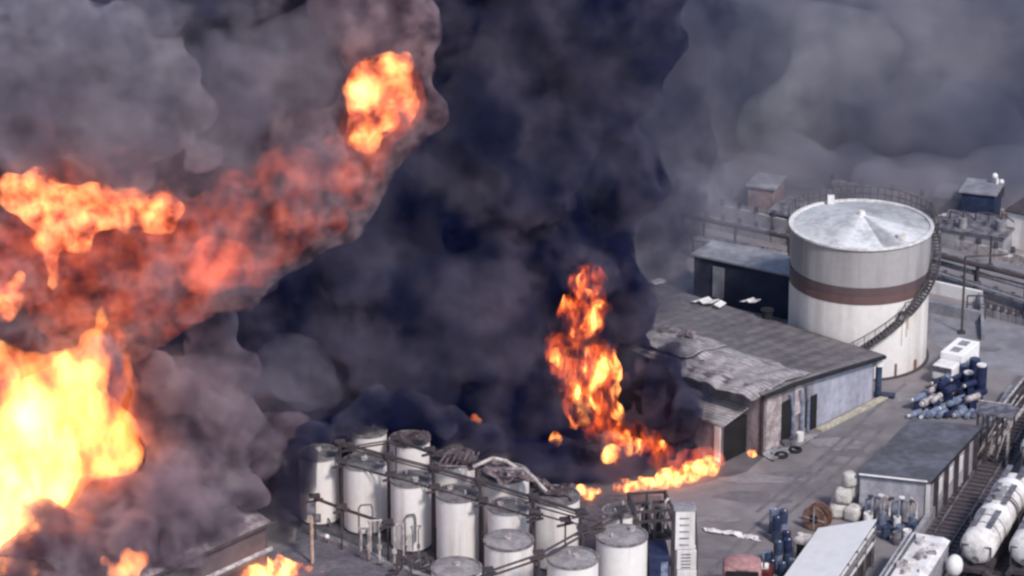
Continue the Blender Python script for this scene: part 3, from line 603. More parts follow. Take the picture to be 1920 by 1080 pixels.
def wagon(p, off, label, L_=11.):
    M = frame(p, RZ) @ Matrix.Translation((0, off, 0)); t = thing('tank_wagon', M @ Vector((0, L_ / 2, 0)), label, 'tank wagon', 'tank wagons on the railway')
    r = 1.17; zc = 2.4; n = 28; prof = []
    for i in range(9):
        a_ = math.pi / 2 * i / 8; prof.append((max(.001, r * math.sin(a_)), -.5 * math.cos(a_)))
    for y in (2, 3.6, 4.2, 6.8, 9.): prof.append((r, y))
    for i in range(9):
        a_ = math.pi / 2 * i / 8; prof.append((max(.001, r * math.cos(a_)), L_ + .5 * math.sin(a_)))
    q = MB(M @ Matrix.Translation((0, 0, zc)) @ Matrix.Rotation(R(-90), 4, 'X')); q.rev(prof, n=n)
    body = q.build('tank', pmat('wagon_paint', (.74, .7, .68), (.5, .46, .45), .9, lo=.32, hi=.5, det=6) if 'wagon_paint' not in bpy.data.materials else bpy.data.materials['wagon_paint'], t, True)
    for y in (3.9, 8.2):
        MB(M @ Matrix.Translation((0, y, zc)) @ Matrix.Rotation(R(-90), 4, 'X')).rev([(r + .01, -.35), (r + .05, -.35), (r + .05, .35), (r + .01, .35)], n=n).build('white_band', SW, body, True)
    for y in (1.3, 2.5, 5.6, 7.2):
        if y < L_: MB(M @ Matrix.Translation((0, y, zc)) @ Matrix.Rotation(R(-90), 4, 'X')).rev([(r + .005, -.04), (r + .03, -.04), (r + .03, .04), (r + .005, .04)], n=n).build('seam', PIPE, body, True)
    ld = MB(M); a_ = R(42)
    for s_ in (-.2, .2): ld.tube([(r * math.cos(t_ / 10 * 1.5) + .12, 5.7 + s_, zc + r * math.sin(t_ / 10 * 1.5) + .05) for t_ in range(-6, 9)], .03, 5)
    for t_ in range(-6, 9): ld.cyl((r * math.cos(t_ / 10 * 1.5) + .12, 5.5, zc + r * math.sin(t_ / 10 * 1.5) + .05), (r * math.cos(t_ / 10 * 1.5) + .12, 5.9, zc + r * math.sin(t_ / 10 * 1.5) + .05), .025, n=5)
    ld.build('ladder', STEEL, body)
    MB(M).tube([(-.95, -.35, 1.2), (-.95, -.4, 2.6), (.95, -.4, 2.6), (.95, -.35, 1.2)], .05, 6).build('end_rail', STEEL, t)
    MB(M).cyl((0, -.62, zc - .7), (0, -.45, zc - .7), .22, n=12).build('end_valve', PIPE, t)
    wk = MB(M)
    for s_ in (-1, 1):
        for y0, y1 in ((.6, 3.3), (4.5, 7.6), (8.8, 10.6)): wk.box((s_ * .5, (y0 + y1) / 2, zc + r + .0), (.38, y1 - y0, .1))
    wk.build('walkway', PIPE, body)
    for y in (5.2, 6.2): MB(M).cyl((0, y, zc + r - .1), (0, y, zc + r + .35), .32, n=16).build('dome', CONC, body, True)
    MB(M).tube([(-.75, .7, zc + r + .02), (-.75, .7, zc + r + .7), (-.75, L_ - .7, zc + r + .7), (-.75, L_ - .7, zc + r)], .025, 5).build('rail', STEEL, body)
    MB(M).box((0, L_ / 2, 1.0), (2.0, L_ + 1.6, .3)).build('chassis', STEEL, t)
    for y in (.9, 2.5, L_ - 2.5, L_ - .9):
        for x in (-.72, .72): MB(M).cyl((x - .07, y, .84), (x + .07, y, .84), .46, n=18).build('wheel', STEEL, t, True)
    for x in (-.85, .85): MB(M).cyl((x, -1.25, 1.05), (x, -.75, 1.05), .2, n=12).build('buffer', STEEL, t, True)
    return t
e = G(1850, 1026, 2.45); o1 = (e - tp[1]).dot(rd); wagon(tp[1], o1, 'white tank wagon with grey walkway panels, nearest the railway track by the hut', 9.5)
e = G(1937, 1030, 2.45); wagon(tp[2], (e - tp[2]).dot(rd), 'white tank wagon cut by the right edge of the photo')
e = G(1918, 838, 2.45); wagon(tp[1], (e - tp[1]).dot(rd), 'pale tank wagon further up the track near the gantry')
# loaded flat wagon with white sacks (bottom edge)
e = G(1740, 1006, 2.9); M = frame(Vector((e.x, e.y, 0)), RZ); t = thing('covered_wagon', (e.x, e.y, 0), 'pale covered wagon with cluttered roof at the bottom edge', 'wagon')
MB(M).box((0, -5, .8), (2.7, 10.4, .3)).build('deck', STEEL, t)
for y in (-.8, -2.4, -8, -9.4):
    for x in (-.72, .72): MB(M).cyl((x - .07, y, .46), (x + .07, y, .46), .45, n=16).build('wheel', STEEL, t, True)
MB(M).box((0, -5, 1.85), (2.75, 10.2, 1.8)).build('body', CONC, t, bevel=.06)
rf = MB(M).add([(-1.45, -10.2, 2.76), (1.45, -10.2, 2.76), (1.45, .15, 2.76), (-1.45, .15, 2.76), (-1.0, -10.2, 2.95), (1.0, -10.2, 2.95), (1.0, .15, 2.95), (-1.0, .15, 2.95)], [(0, 1, 2, 3), (4, 7, 6, 5), (0, 4, 5, 1), (2, 6, 7, 3), (1, 5, 6, 2), (3, 7, 4, 0)]).build('roof', WHITE, t)
rr = random.Random(4)
for i in range(34):
    x, y = rr.uniform(-.55, 1.0), -.4 - i * .29; s1, s2, s3 = rr.uniform(.15, .6), rr.uniform(.15, .6), rr.uniform(.06, .3)
    if i % 3 == 0: MB(M).cyl((x, y, 2.93), (x, y, 2.93 + s3), s1 * .5, n=12).build('roof_vent', (PALE, PIPE, CONC)[i % 3], rf)
    else: MB(M).box((x, y, 2.94 + s3 / 2), (s1, s2, s3), rr.uniform(-.5, .5)).build('roof_hatch', (PALE, WHITE, CONC, WALLP)[i % 4], rf)
MB(M).tube([(-1.1, -10, 3.0), (-1.1, 0, 3.0)], .07).build('roof_pipe', PIPE, rf)
MB(M).box((-.78, -5, 2.97), (.22, 10, .04)).build('walkway', TANKTOP, rf)
p = M @ Vector((2.15, -1.3, 0)); t = thing('pressure_vessel', p, 'small white round ended vessel beside the covered wagon', 'tank')
MB(Matrix.Translation(p)).cyl((0, 0, 0), (0, 0, 1.2), .3, n=12).build('stand', STEEL, t); MB(Matrix.Translation(p)).ball((0, 0, 1.8), (.55, .55, .75), 16, 10).build('vessel', WHITE, t, True)
# fence along the railway and gantry
fp = [(1838, 862), (1866, 826), (1893, 790), (1918, 758), (1945, 722)]
t = thing('railing', G(*fp[0]), 'pale double railing climbing beside the railway at the right edge', 'railing')
P3 = [G(*q) for q in fp]
for p in P3: MB(Matrix.Translation(p)).cyl((0, 0, 0), (0, 0, 2.2), .07, n=8).build('post', STEEL, t)
for z in (.7, 1.4, 2.1): MB().tube([p + Z * z for p in P3], .09 if z > 1 else .06).build('rail', PALE if z != 1.4 else STEEL, t)
MB().tube([p + Z * .25 + rp * .4 for p in P3], .16).build('pipe', PALE, t)
p = G(1853, 872); M = frame(p, RZ); t = thing('loading_gantry', p, 'dark steel loading gantry standing over the track behind the hut', 'gantry')
for x in (-.9, -.2, .5, 1.3):
    MB(M).box((x, 0, 1.9), (.16, .16, 3.8)).build('leg', STEEL if x < 1 else PALE, t)
    MB(M).box((x, 1.6, 1.9), (.13, .13, 3.8)).build('leg', PALE if x < 0 else STEEL, t)
MB(M).box((.2, .8, 3.85), (2.7, 2.0, .12)).build('platform', PIPE, t); MB(M).tube([(-.9, 0, .4), (.5, 0, 3.5)], .06).tube([(.5, 0, .4), (1.3, 0, 3.5)], .06).build('brace', PALE, t)
MB(M).tube([(-.9, -.1, 4.8), (1.4, -.1, 4.8), (1.4, 1.7, 4.8)], .05).build('handrail', PALE, t)
# ------------------------------------------------------------ blue pipe bundles and white truck behind the hut
HEAP = [(x, y) for y in (775, 762, 749, 736, 723) for x in range(1715 + (775 - y) // 2, 1838, 17)]
adj = ('front', 'second', 'middle', 'fourth', 'rear')
cnt = {}
for i, (px, py) in enumerate(HEAP):
    row = adj[(775 - py) // 13]; cnt[row] = cnt.get(row, 0) + 1
    p = G(px, py + 6); z = rnd.choice((0, 0, .35, .7)) if py < 770 else 0
    if py < 740 and px < 1745: continue
    c = (BLUEP, BLUE, NAVY, BLUEP, PALE)[rnd.randrange(5)] if px < 1790 or py > 745 else NAVY
    q = MB(frame(p, R(rnd.uniform(-55, -20)))); r_ = rnd.uniform(.2, .3)
    nth = ('first', 'second', 'third', 'fourth', 'fifth', 'sixth', 'seventh', 'eighth', 'ninth')[min(8, cnt[row] - 1)]
    t = thing('gas_cylinder', p, '%s blue cylinder from the left in the %s row of the heap behind the hut' % (nth, row), 'cylinder', 'blue cylinders heaped behind the hut')
    q.cyl((0, -.6, z + r_), (0, .6, z + r_), r_, n=14).build('body', c, t, True)
    q2 = MB(q.M); q2.cyl((0, -.72, z + r_), (0, -.6, z + r_), r_ * .6, n=10); q2.build('valve_cap', WHITE if rnd.random() < .35 else c, t, True)
    if z: MB(Matrix.Translation(p)).box((0, 0, z / 2), (.5, .8, z)).build('cradle', NAVY, t)
for px, py, h_, l in ((1805, 716, 1.3, 'tall navy drum left at the back of the blue heap'), (1826, 712, 1.6, 'tall navy drum right at the back of the blue heap'), (1815, 728, 1.2, 'navy drum with white lid in the dark corner of the heap'), (1838, 738, 2.2, 'tall navy drum at the right end of the heap')):
    p = G(px, py); t = thing('tall_drum', p, l, 'drum', 'navy drums at the back of the blue heap'); M = Matrix.Translation(p)
    MB(M).cyl((0, 0, 0), (0, 0, h_), .42, n=18).build('body', NAVY, t, True); MB(M).cyl((0, 0, h_), (0, 0, h_ + .1), .36, n=18).build('lid', WHITE if py > 720 else BLUE, t, True)
p = G(1792, 702); M = frame(p, R(-30)); t = thing('truck', p, 'small white box truck parked beyond the blue heap', 'truck')
MB(M).box((0, .6, 1.25), (1.75, 3.2, 1.5)).build('cargo_box', SW, t, bevel=.05); MB(M).box((0, -1.9, 1.0), (1.65, 1.5, 1.2)).build('cab', WHITE, t, bevel=.18)
MB(M).box((0, -2.4, 1.3), (1.5, .55, .45)).build('windscreen', PIPE, t, bevel=.04)
MB(M).box((0, 1.3, 2.02), (.7, .9, .03)).box((0, -.1, 2.02), (.7, .9, .03)).build('roof_panel', CONC, t)
for x in (-.78, .78):
    for y in (-1.9, 1.4): MB(M).cyl((x - .12, y, .38), (x + .12, y, .38), .38, n=16).build('wheel', BLACK, t, True)
# ------------------------------------------------------------ behind the big tank
def lbox(name, a_, b_, h_, depth, mt, label, cat, roofm=None, parts=None):
    p, q = G(*a_), G(*b_); d_ = (q - p).normalized(); n = Vector((-d_.y, d_.x, 0)); n = n if n.y > 0 else -n
    t = thing(name, (p + q) / 2, label, cat)
    c4 = [p, q, q + n * depth, p + n * depth]
    MB().prism([x + Z * h_ for x in c4], h_).build('wall', mt, t)
    c5 = [p - d_ * .2 - n * .2, q + d_ * .2 - n * .2, q + d_ * .2 + n * (depth + .2), p - d_ * .2 + n * (depth + .2)]
    MB().prism([x + Z * (h_ + .14) for x in c5], .137).build('roof', roofm or CONC, t)
    return t, p, q, d_, n
NAVW = pmat('navy_wall', (.035, .04, .07), (.025, .028, .05), 3.)
t, p, q, d_, n = lbox('long_store', (1300, 560), (1500, 605), 3.6, 3.2, NAVW, 'long dark walled store with pale roof behind the warehouse', 'store', HAZYB)
c = p + d_ * 2.2 - n * .06; MB().box((c.x, c.y, 1.8), (.95, .12, 2.5), math.atan2(d_.y, d_.x)).build('door', HAZYB, t)
def post(px, py, h_, label, arm=None, r=.09):
    p = G(px, py); t = thing('lamp_post', p, label, 'lamp post'); MB(Matrix.Translation(p)).cyl((0, 0, 0), (0, 0, h_), r, n=8).build('pole', STEEL, t)
    if arm: MB(Matrix.Translation(p)).tube([(0, 0, h_), (arm, .2, h_ + .1)], r * .8).build('arm', STEEL, t); MB(Matrix.Translation(p)).box((arm, .2, h_), (.7, .25, .12)).build('lamp_head', PALE, t)
    MB(Matrix.Translation(p)).box((0, 0, .1), (.5, .5, .2)).build('base', STEEL, t)
    return t
post(1803, 625, 6.2, 'tall dark lamp post with long arm right of the huge tank', 3.2)
post(1429, 505, 1.9, 'dark post on the far side of the dark walled store')
def pipeline(pts, z, label, r=.18, mt=PALE, stand=4):
    P3 = [G(x, y, z) for x, y in pts]; t = thing('pipeline', (P3[0].x, P3[0].y, 0), label, 'pipeline')
    MB().tube(P3, r).build('pipe', mt, t); MB().tube([p + Vector((0, .6, .0)) for p in P3], r * .7).build('pipe', PIPE, t)
    for a_, b_ in zip(P3, P3[1:]):
        n_ = max(1, int((b_ - a_).length / stand))
        for i in range(n_ + 1):
            p = a_.lerp(b_, i / n_); MB().box((p.x, p.y + .3, (z - r) / 2), (.18, .9, z - r)).build('support', STEEL, t)
    return t
pipeline([(1300, 448), (1475, 478)], 1.6, 'pale pipeline running left behind the huge tank', .2, HAZYB)
pipeline([(1738, 488), (1925, 540)], 1.4, 'dark pipeline right of the huge tank, upper one', .14, PIPE)
pipeline([(1738, 505), (1925, 566)], 1.2, 'pale pipeline right of the huge tank, lower one', .12, HAZYB)
t = thing('low_wall', G(1742, 560), 'white L shaped wall right of the huge tank', 'wall')
vwall(G(1738, 545), G(1842, 568), 'panel', WHITE, t, 1.0, 1.0, .3); vwall(G(1842, 568), G(1846, 640), 'panel', HAZYB, t, 1.0, .5, .25)
vwall(G(1738, 583), G(1838, 603), 'panel', HAZYB, t, .9, .9, .3)
t = thing('pipe_stand', G(1812, 600), 'small dark pipe frame before the white L shaped wall', 'pipe stand')
for x in (0, .7, 1.4): MB(Matrix.Translation(G(1812, 598))).cyl((x, 0, 0), (x, 0, 1.9), .06).build('post', STEEL, t)
MB(Matrix.Translation(G(1812, 598))).tube([(0, 0, 1.9), (1.4, 0, 1.9)], .07).tube([(0, 0, 1.2), (1.4, 0, 1.2)], .05).build('rail', STEEL, t)
for i, (a_, c_, z_, l_) in enumerate((((1290, 392), (1482, 436), 1.1, 'long low wall in the haze, rearmost of the left ones behind the huge tank'), ((1295, 418), (1478, 458), .9, 'long low wall in the haze, between rearmost wall and pale pipeline'),
        ((1740, 452), (1930, 500), .9, 'long low wall right of the huge tank, farthest from the white L shaped wall'), ((1740, 522), (1930, 584), .7, 'long low wall right of the huge tank, just behind the white L shaped wall'), ((1850, 590), (1935, 612), .6, 'short low wall at the right edge beyond the lamp post'), ((1560, 352), (1900, 412), .8, 'long low wall in the haze behind the dark blue building'))):
    t = thing('boundary_wall', G(*a_), l_, 'wall'); vwall(G(*a_), G(*c_), 'panel', (HAZYB, CONC, PALE)[i % 3], t, z_, z_, .35)
    p_, q_ = G(*a_), G(*c_)
    for k_ in range(7):
        s_ = p_.lerp(q_, k_ / 6); MB().box((s_.x, s_.y - .1, z_ / 2 + .2), (.3, .5, z_ + .4)).build('pier', STEEL, t)
pipeline([(1740, 474), (1930, 522)], 2.2, 'raised dark pipeline right of the huge tank, rearmost of three', .2, STEEL)
pipeline([(1280, 404), (1480, 446)], 1.8, 'dark pipeline between the two long low walls, left of the huge tank', .16, STEEL)
post(1740, 470, 3.0, 'short dark lamp post touching the right side of the huge tank', 1.0); post(1856, 500, 2.6, 'dark post standing among the pipelines at the right', None); post(1319, 470, 2.4, 'dark post at the left end of the dark walled store')
DKB = pmat('dark_blue_wall', (.03, .045, .1), (.02, .03, .07), 2.)
lbox('plant_building', (1800, 425), (1862, 432), 3.0, 3, DKB, 'dark blue plant building up in the haze beside the white mast', 'building', HAZYB)
lbox('plant_building', (1886, 462), (1960, 478), 3.0, 5, WHITE, 'pale building with dark roof at the right edge', 'building', STEEL)
lbox('plant_building', (1752, 462), (1880, 482), 1.6, 4, HAZYB, 'long grey plant building just right of the huge tank rim', 'building', PIPE)
lbox('plant_building', (1402, 388), (1450, 394), 1.8, 3, pmat('pink_wall', (.42, .3, .3), (.3, .22, .22), 2.), 'small pinkish building in the haze left of the huge tank', 'building', HAZYB)
lbox('plant_building', (1752, 398), (1796, 402), 1.3, 3, HAZYB, 'low grey building in the haze left of the dark blue building', 'building', CONC)
lbox('plant_building', (1440, 425), (1500, 436), 1.2, 4, STEEL, 'low dark building touching the left of the huge tank rim', 'building', PIPE)
p = G(1866, 412); t = thing('signal_mast', p, 'thin white mast with round lamps beside the dark blue building', 'mast')
M = Matrix.Translation(p); MB(M).cyl((0, 0, 0), (0, 0, 3.6), .12).build('mast', WHITE, t); MB(M).ball((-.2, 0, 3.8), (.25, .25, .25), 10, 8).ball((.35, 0, 3.3), (.22, .22, .22), 10, 8).build('lamp', WHITE, t, True); MB(M).box((.3, .1, 2.4), (.6, .5, .8)).build('box', STEEL, t)
for i in range(7):
    px = 1755 + i * 24; p = G(px, 470 - (i * 37) % 23); t = thing('process_vessel', p, ('grey process vessel number ' if 0 else '') + ('far left', 'second', 'third', 'fourth', 'fifth', 'sixth', 'far right')[i] + ' grey vessel in the plant right of the huge tank', 'vessel', 'grey vessels of the plant')
    MB(Matrix.Translation(p)).cyl((0, 0, 0), (0, 0, 1.6 + (i % 3) * .5), .35 + .1 * (i % 2), n=14).build('shell', (HAZYB, PIPE, CONC)[i % 3], t, True); MB(Matrix.Translation(p)).tube([(0, 0, 1.5), (0, -.1, 2.4 + (i % 3) * .4), (1.0, 0, 2.4)], .06).build('pipe', STEEL, t)
# ------------------------------------------------------------ burning building in the lower left
C0 = G(512, 980, 3.6); U2, V2 = u, v
t = thing('burning_building', (C0 + U2 * 5 + V2 * 4).xy.to_3d(), 'long building with grey roof wrapped in smoke and flames, lower left', 'building')
rs_ = [C0, C0 + U2 * 15, C0 + U2 * 15 + V2 * 5 + Z * 1.2, C0 + V2 * 5 + Z * 1.2]
RG = pmat('ashy_roof', (.32, .27, .29), (.2, .16, .175), 1.2, wave=(R(36.5), .8, .25))
MB().prism(rs_, .15).build('roof', RG, t)
MB().prism([C0 + V2 * 5 + Z * 1.2, C0 + U2 * 15 + V2 * 5 + Z * 1.2, C0 + U2 * 15 + V2 * 10, C0 + V2 * 10], .15).build('roof', RG, t)
inn = U2 * .3 + V2 * .3
BW = pmat('burnt_wall', (.15, .12, .13), (.11, .085, .095), 2., spk=.2)
vwall(C0 + inn, C0 + U2 * 15 + V2 * .3, 'side_wall', BW, t, 3.4, 3.4, inw=V2); vwall(C0 + inn, C0 + U2 * .3 + V2 * 9.7, 'end_wall', WALLP, t, 3.4, 3.4, inw=U2)
MB().tube([C0 + Z * .02 - V2 * .05, C0 + U2 * 15 - V2 * .05], .1).build('gutter', STEEL, t)
MB().tube([C0 + U2 * 1.5 - V2 * 1.3 - Z * .9, C0 + U2 * 15 - V2 * 1.3 - Z * .9], .16).build('eave_pipe', PALE, t)
for a_ in (2.2, 4.2): 
    p = C0 + U2 * a_ + V2 * 1.2 + Z * .38; MB().box(p, (1.2, .3, .2), math.atan2(U2.y, U2.x)).build('roof_slot', BLACK, t)
#@@SMOKE
# ------------------------------------------------------------ smoke and flames
def hexm(v_): return v_
def blobs(name, pts, mt, vox=.7, amp=1.6, big=5., amp2=.6, small=1.6, squash=1., fine=0.):
    bm = bmesh.new()
    for q in pts:
        px, py, Y, r = q[:4]; sz = q[4] if len(q) > 4 else squash
        p = PY(px, py, Y); rr = r * mpp(p)
        bmesh.ops.create_icosphere(bm, subdivisions=3, radius=rr, matrix=Matrix.Translation(p) @ Matrix.Diagonal((1, 1, sz, 1)))
    me = bpy.data.meshes.new(name); bm.to_mesh(me); bm.free()
    o = bpy.data.objects.new(name, me); sc.collection.objects.link(o)
    md = o.modifiers.new('r', 'REMESH'); md.mode = 'VOXEL'; md.voxel_size = vox
    for s_, a_ in ((big, amp), (small, amp2), (0, 0)) + (((.55, fine),) if fine else ()):
        if not s_:
            md = o.modifiers.new('r', 'REMESH'); md.mode = 'VOXEL'; md.voxel_size = vox; continue
        tx = bpy.data.textures.new('billow', 'CLOUDS'); tx.noise_scale = s_; tx.noise_depth = 2
        d_ = o.modifiers.new('d', 'DISPLACE'); d_.texture = tx; d_.strength = a_ * 2; d_.mid_level = .5; d_.texture_coords = 'LOCAL'
    me2 = bpy.data.meshes.new_from_object(o.evaluated_get(bpy.context.evaluated_depsgraph_get()))
    o.modifiers.clear(); o.data = me2
    zs = [0.] * (3 * len(me2.vertices)); me2.vertices.foreach_get('co', zs)
    for i in range(2, len(zs), 3):
        if zs[i] < .03: zs[i] = .03
    me2.vertices.foreach_set('co', zs)
    n_ = len(me2.vertices); c = Vector((sum(zs[0::3]) / n_, sum(zs[1::3]) / n_, min(zs[2::3])))
    me2.transform(Matrix.Translation(-c)); o.location = c
    me2.materials.clear(); me2.materials.append(mt)
    for p in me2.polygons: p.use_smooth = True
    return o
def vmat(name, step=.6):
    m_ = bpy.data.materials.new(name); m_.cycles.volume_step_rate = step; m_.use_nodes = True; m_.node_tree.nodes.clear()
    N = m_.node_tree.nodes; L = m_.node_tree.links; out = N.new('ShaderNodeOutputMaterial')
    tr = N.new('ShaderNodeBsdfTransparent'); rgb = N.new('ShaderNodeRGB'); rgb.outputs[0].default_value = (1, 1, 1, 1); L.new(rgb.outputs[0], tr.inputs[0]); L.new(tr.outputs[0], out.inputs['Surface'])
    return m_, N, L, out
def nz(N, L, scale, det, off=(0, 0, 0), stretch=1., dist=0.):
    tc = N.new('ShaderNodeTexCoord'); mp = N.new('ShaderNodeMapping'); mp.inputs['Location'].default_value = off; mp.inputs['Scale'].default_value = (1, 1, stretch); L.new(tc.outputs['Object'], mp.inputs[0])
    n_ = N.new('ShaderNodeTexNoise'); n_.inputs['Scale'].default_value = 1 / scale; n_.inputs['Detail'].default_value = det; n_.inputs['Distortion'].default_value = dist; n_.inputs['Roughness'].default_value = .62; L.new(mp.outputs[0], n_.inputs['Vector']); return n_.outputs['Fac']
def rng(N, L, s_, lo, hi, a_, b_):
    r = N.new('ShaderNodeMapRange'); r.inputs[1].default_value = lo; r.inputs[2].default_value = hi; r.inputs[3].default_value = a_; r.inputs[4].default_value = b_; L.new(s_, r.inputs[0]); return r.outputs[0]
def smoke(name, dens, c1, c2, scale=5., cscale=9., lo=.4, hi=.6, low=.15, det=3, mask=True, clo=.42, chi=.6, stretch=1.):
    m_, N, L, out = vmat(name); pv = N.new('ShaderNodeVolumePrincipled'); L.new(pv.outputs[0], out.inputs['Volume'])
    if not mask:
        for l in list(out.inputs['Surface'].links): L.remove(l)
    L.new(rng(N, L, nz(N, L, scale, det, stretch=stretch), lo, hi, dens * low, dens), pv.inputs['Density'])
    mx = N.new('ShaderNodeMix'); mx.data_type = 'RGBA'; L.new(rng(N, L, nz(N, L, cscale, 2, (31, 7, 3), stretch=stretch), clo, chi, 0, 1), mx.inputs[0])
    mx.inputs[6].default_value = (*c1, 1); mx.inputs[7].default_value = (*c2, 1); L.new(mx.outputs[2], pv.inputs['Color'])
    return m_
def fire(name, stren, c1=(1, .13, .015), c2=(1, .4, .09), scale=2., lo=.42, hi=.62, stretch=.5, det=5, dist=.25, absorb=0.):
    m_, N, L, out = vmat(name, .3); em = N.new('ShaderNodeEmission')
    f = nz(N, L, scale, det, (5, 1, 9), stretch, dist)
    L.new(rng(N, L, f, lo, hi, 0, stren), em.inputs[1])
    mx = N.new('ShaderNodeMix'); mx.data_type = 'RGBA'; L.new(rng(N, L, f, lo, hi, 0, 1), mx.inputs[0]); mx.inputs[6].default_value = (*c1, 1); mx.inputs[7].default_value = (*c2, 1); L.new(mx.outputs[2], em.inputs[0])
    if absorb:
        ab = N.new('ShaderNodeVolumeAbsorption'); ab.inputs[0].default_value = (.1, .05, .05, 1); ab.inputs[1].default_value = absorb
        ad = N.new('ShaderNodeAddShader'); L.new(em.outputs[0], ad.inputs[0]); L.new(ab.outputs[0], ad.inputs[1]); L.new(ad.outputs[0], out.inputs['Volume'])
    else: L.new(em.outputs[0], out.inputs['Volume'])
    return m_
def stuff(o, label, cat): return tag(o, label, cat, kind='stuff')
# dark column behind the tank farm
DK = smoke('black_smoke', 3., (.024, .034, .12), (.23, .215, .31), 2., 5., lo=.42, hi=.6, low=.06, det=5)
col = [(1270, 690, 233, 38), (1290, 745, 231.5, 34), (1285, 790, 230.6, 32), (680, 812, 225.4, 30), (745, 812, 225.6, 26), (1010, 880, 227, 30), (1060, 872, 227.6, 34), (1110, 880, 227.8, 32), (1150, 875, 228, 34), (1195, 872, 228.4, 32), (1240, 868, 228.8, 28), (640, 805, 225.5, 34), (590, 820, 223, 30), (600, 850, 220.5, 22), (650, 800, 226, 30), (700, 785, 226, 34), (760, 790, 226.5, 32), (830, 815, 226.5, 26), (900, 835, 226.5, 24), (620, 835, 229.5, 38), (690, 800, 230, 45), (760, 790, 230, 45), (830, 820, 229.5, 42), (900, 840, 229, 42), (970, 860, 228.5, 36), (1030, 885, 228, 30), (1080, 885, 228, 30), (1130, 890, 229, 28), (1180, 880, 229.5, 30), (1230, 865, 230, 32), (1280, 850, 230.5, 28), (1260, 810, 232, 40), (1240, 760, 234, 50), (1230, 700, 236, 50), (700, 800, 236, 75), (820, 790, 236, 85), (940, 800, 236, 90), (1060, 820, 236, 75), (1010, 870, 232, 40), (1120, 860, 233, 35), (1180, 800, 238, 60),
       (600, 760, 236, 100), (480, 700, 236, 110), (740, 680, 238, 130), (900, 660, 238, 140), (1060, 680, 240, 120), (1180, 690, 240, 70), (360, 640, 236, 90), (300, 700, 232, 80), (270, 790, 230, 60), (340, 800, 232, 90), 
       (700, 520, 240, 160), (880, 500, 240, 170), (1060, 500, 240, 140), (1150, 560, 240, 80), (560, 560, 240, 110),
       (820, 340, 242, 170), (980, 320, 242, 170), (1120, 330, 242, 120), (900, 150, 242, 190), (1080, 140, 242, 150), (850, -20, 242, 190), (1080, -30, 242, 190), (1170, 20, 242, 120), (950, -200, 242, 230)]
stuff(blobs('black_smoke_column', col, DK, .55, 2.2, 4.5, .9, 1.7, fine=.15), 'towering column of navy black smoke behind the white tanks', 'smoke')
# wisps at the right flank of the column over the roof
DK2 = smoke('black_wisps', .32, (.06, .065, .12), (.24, .23, .28), 2.5, 6., low=.0, lo=.42, hi=.62, mask=False)
stuff(blobs('black_smoke_wisps', [(1230, 680, 232, 45), (1260, 740, 231, 40), (1290, 330, 250, 80), (1260, 480, 248, 70), (1300, 180, 252, 90), (1320, 40, 252, 100), (1290, 700, 233, 40), (1310, 740, 232, 38), (1320, 810, 230.5, 34), (1350, 850, 229.5, 24), (1280, 650, 235, 40), (1210, 740, 236, 70), (1240, 680, 238, 60), (1200, 620, 240, 70), (1280, 780, 235, 45), (1190, 520, 242, 90), (1220, 400, 244, 100), (1230, 250, 246, 110), (1240, 820, 233, 45), (1240, 100, 246, 110)], DK2, .8, 2.2, 4., .8, 1.6), 'thin dark wisps trailing off the right side of the black column', 'smoke')
# grey smoke over the background
GR = smoke('grey_smoke', .22, (.2, .21, .3), (.5, .48, .55), 5., 8., low=.2, lo=.38, hi=.62, det=5, mask=False)
grey = [(1700, 260, 288, 90), (1600, 250, 290, 90), (1820, 230, 288, 100), (1640, 350, 280, 60), (1760, 350, 280, 60), (1900, 345, 280, 60), (1280, 330, 290, 90), (1400, 350, 290, 75), (1520, 330, 289, 70), (1640, 320, 289, 70), (1760, 320, 289, 75), (1880, 330, 289, 75), (1300, 420, 280, 60), (1250, 490, 272, 55), (1300, 60, 300, 200), (1500, 40, 300, 220), (1700, 50, 300, 220), (1900, 80, 300, 220), (1330, 240, 300, 150), (1480, 230, 300, 140), (1650, 230, 300, 130), (1800, 220, 300, 130), (1950, 240, 300, 140), (1200, 330, 296, 120), (1250, 420, 285, 70), (1400, 340, 298, 70), (1560, 310, 302, 70), (1750, 320, 302, 70), (1900, 310, 302, 60)]
stuff(blobs('grey_smoke_bank', grey, GR, 1., 2.8, 8., .9, 3.), 'bank of soft grey smoke hiding everything beyond the huge tank', 'smoke')
GR2 = smoke('pale_smoke', .085, (.6, .58, .62), (.8, .76, .77), 4., 8., low=.1, mask=False)
stuff(blobs('pale_smoke_puff', [(1470, 220, 288, 75), (1430, 260, 288, 50), (1510, 170, 288, 55), (1600, 90, 290, 90), (1540, 60, 290, 60)], GR2, 1., 2., 4., .6, 1.5), 'paler puff of smoke drifting above the huge tank', 'smoke')
TH = smoke('thin_smoke', .2, (.3, .3, .38), (.52, .49, .56), 7., 12., low=.2, lo=.35, hi=.62, mask=False)
stuff(blobs('thin_smoke_veil', [(1260, 380, 276, 110), (1380, 400, 280, 95), (1480, 360, 284, 95), (1600, 350, 286, 90), (1740, 390, 282, 95), (1850, 430, 274, 60), (1780, 460, 270, 45), (1390, 440, 270, 50), (1880, 370, 284, 95), (1230, 500, 266, 70), (1330, 470, 268, 50), (1960, 400, 284, 90)], TH, 1.2, 3., 7., .8, 2.), 'thin grey veil of smoke drifting low behind the huge tank', 'smoke')
MV = smoke('mauve_veil', .11, (.38, .35, .44), (.58, .54, .61), 3., 5., low=.0, lo=.36, hi=.62, det=5, mask=False)
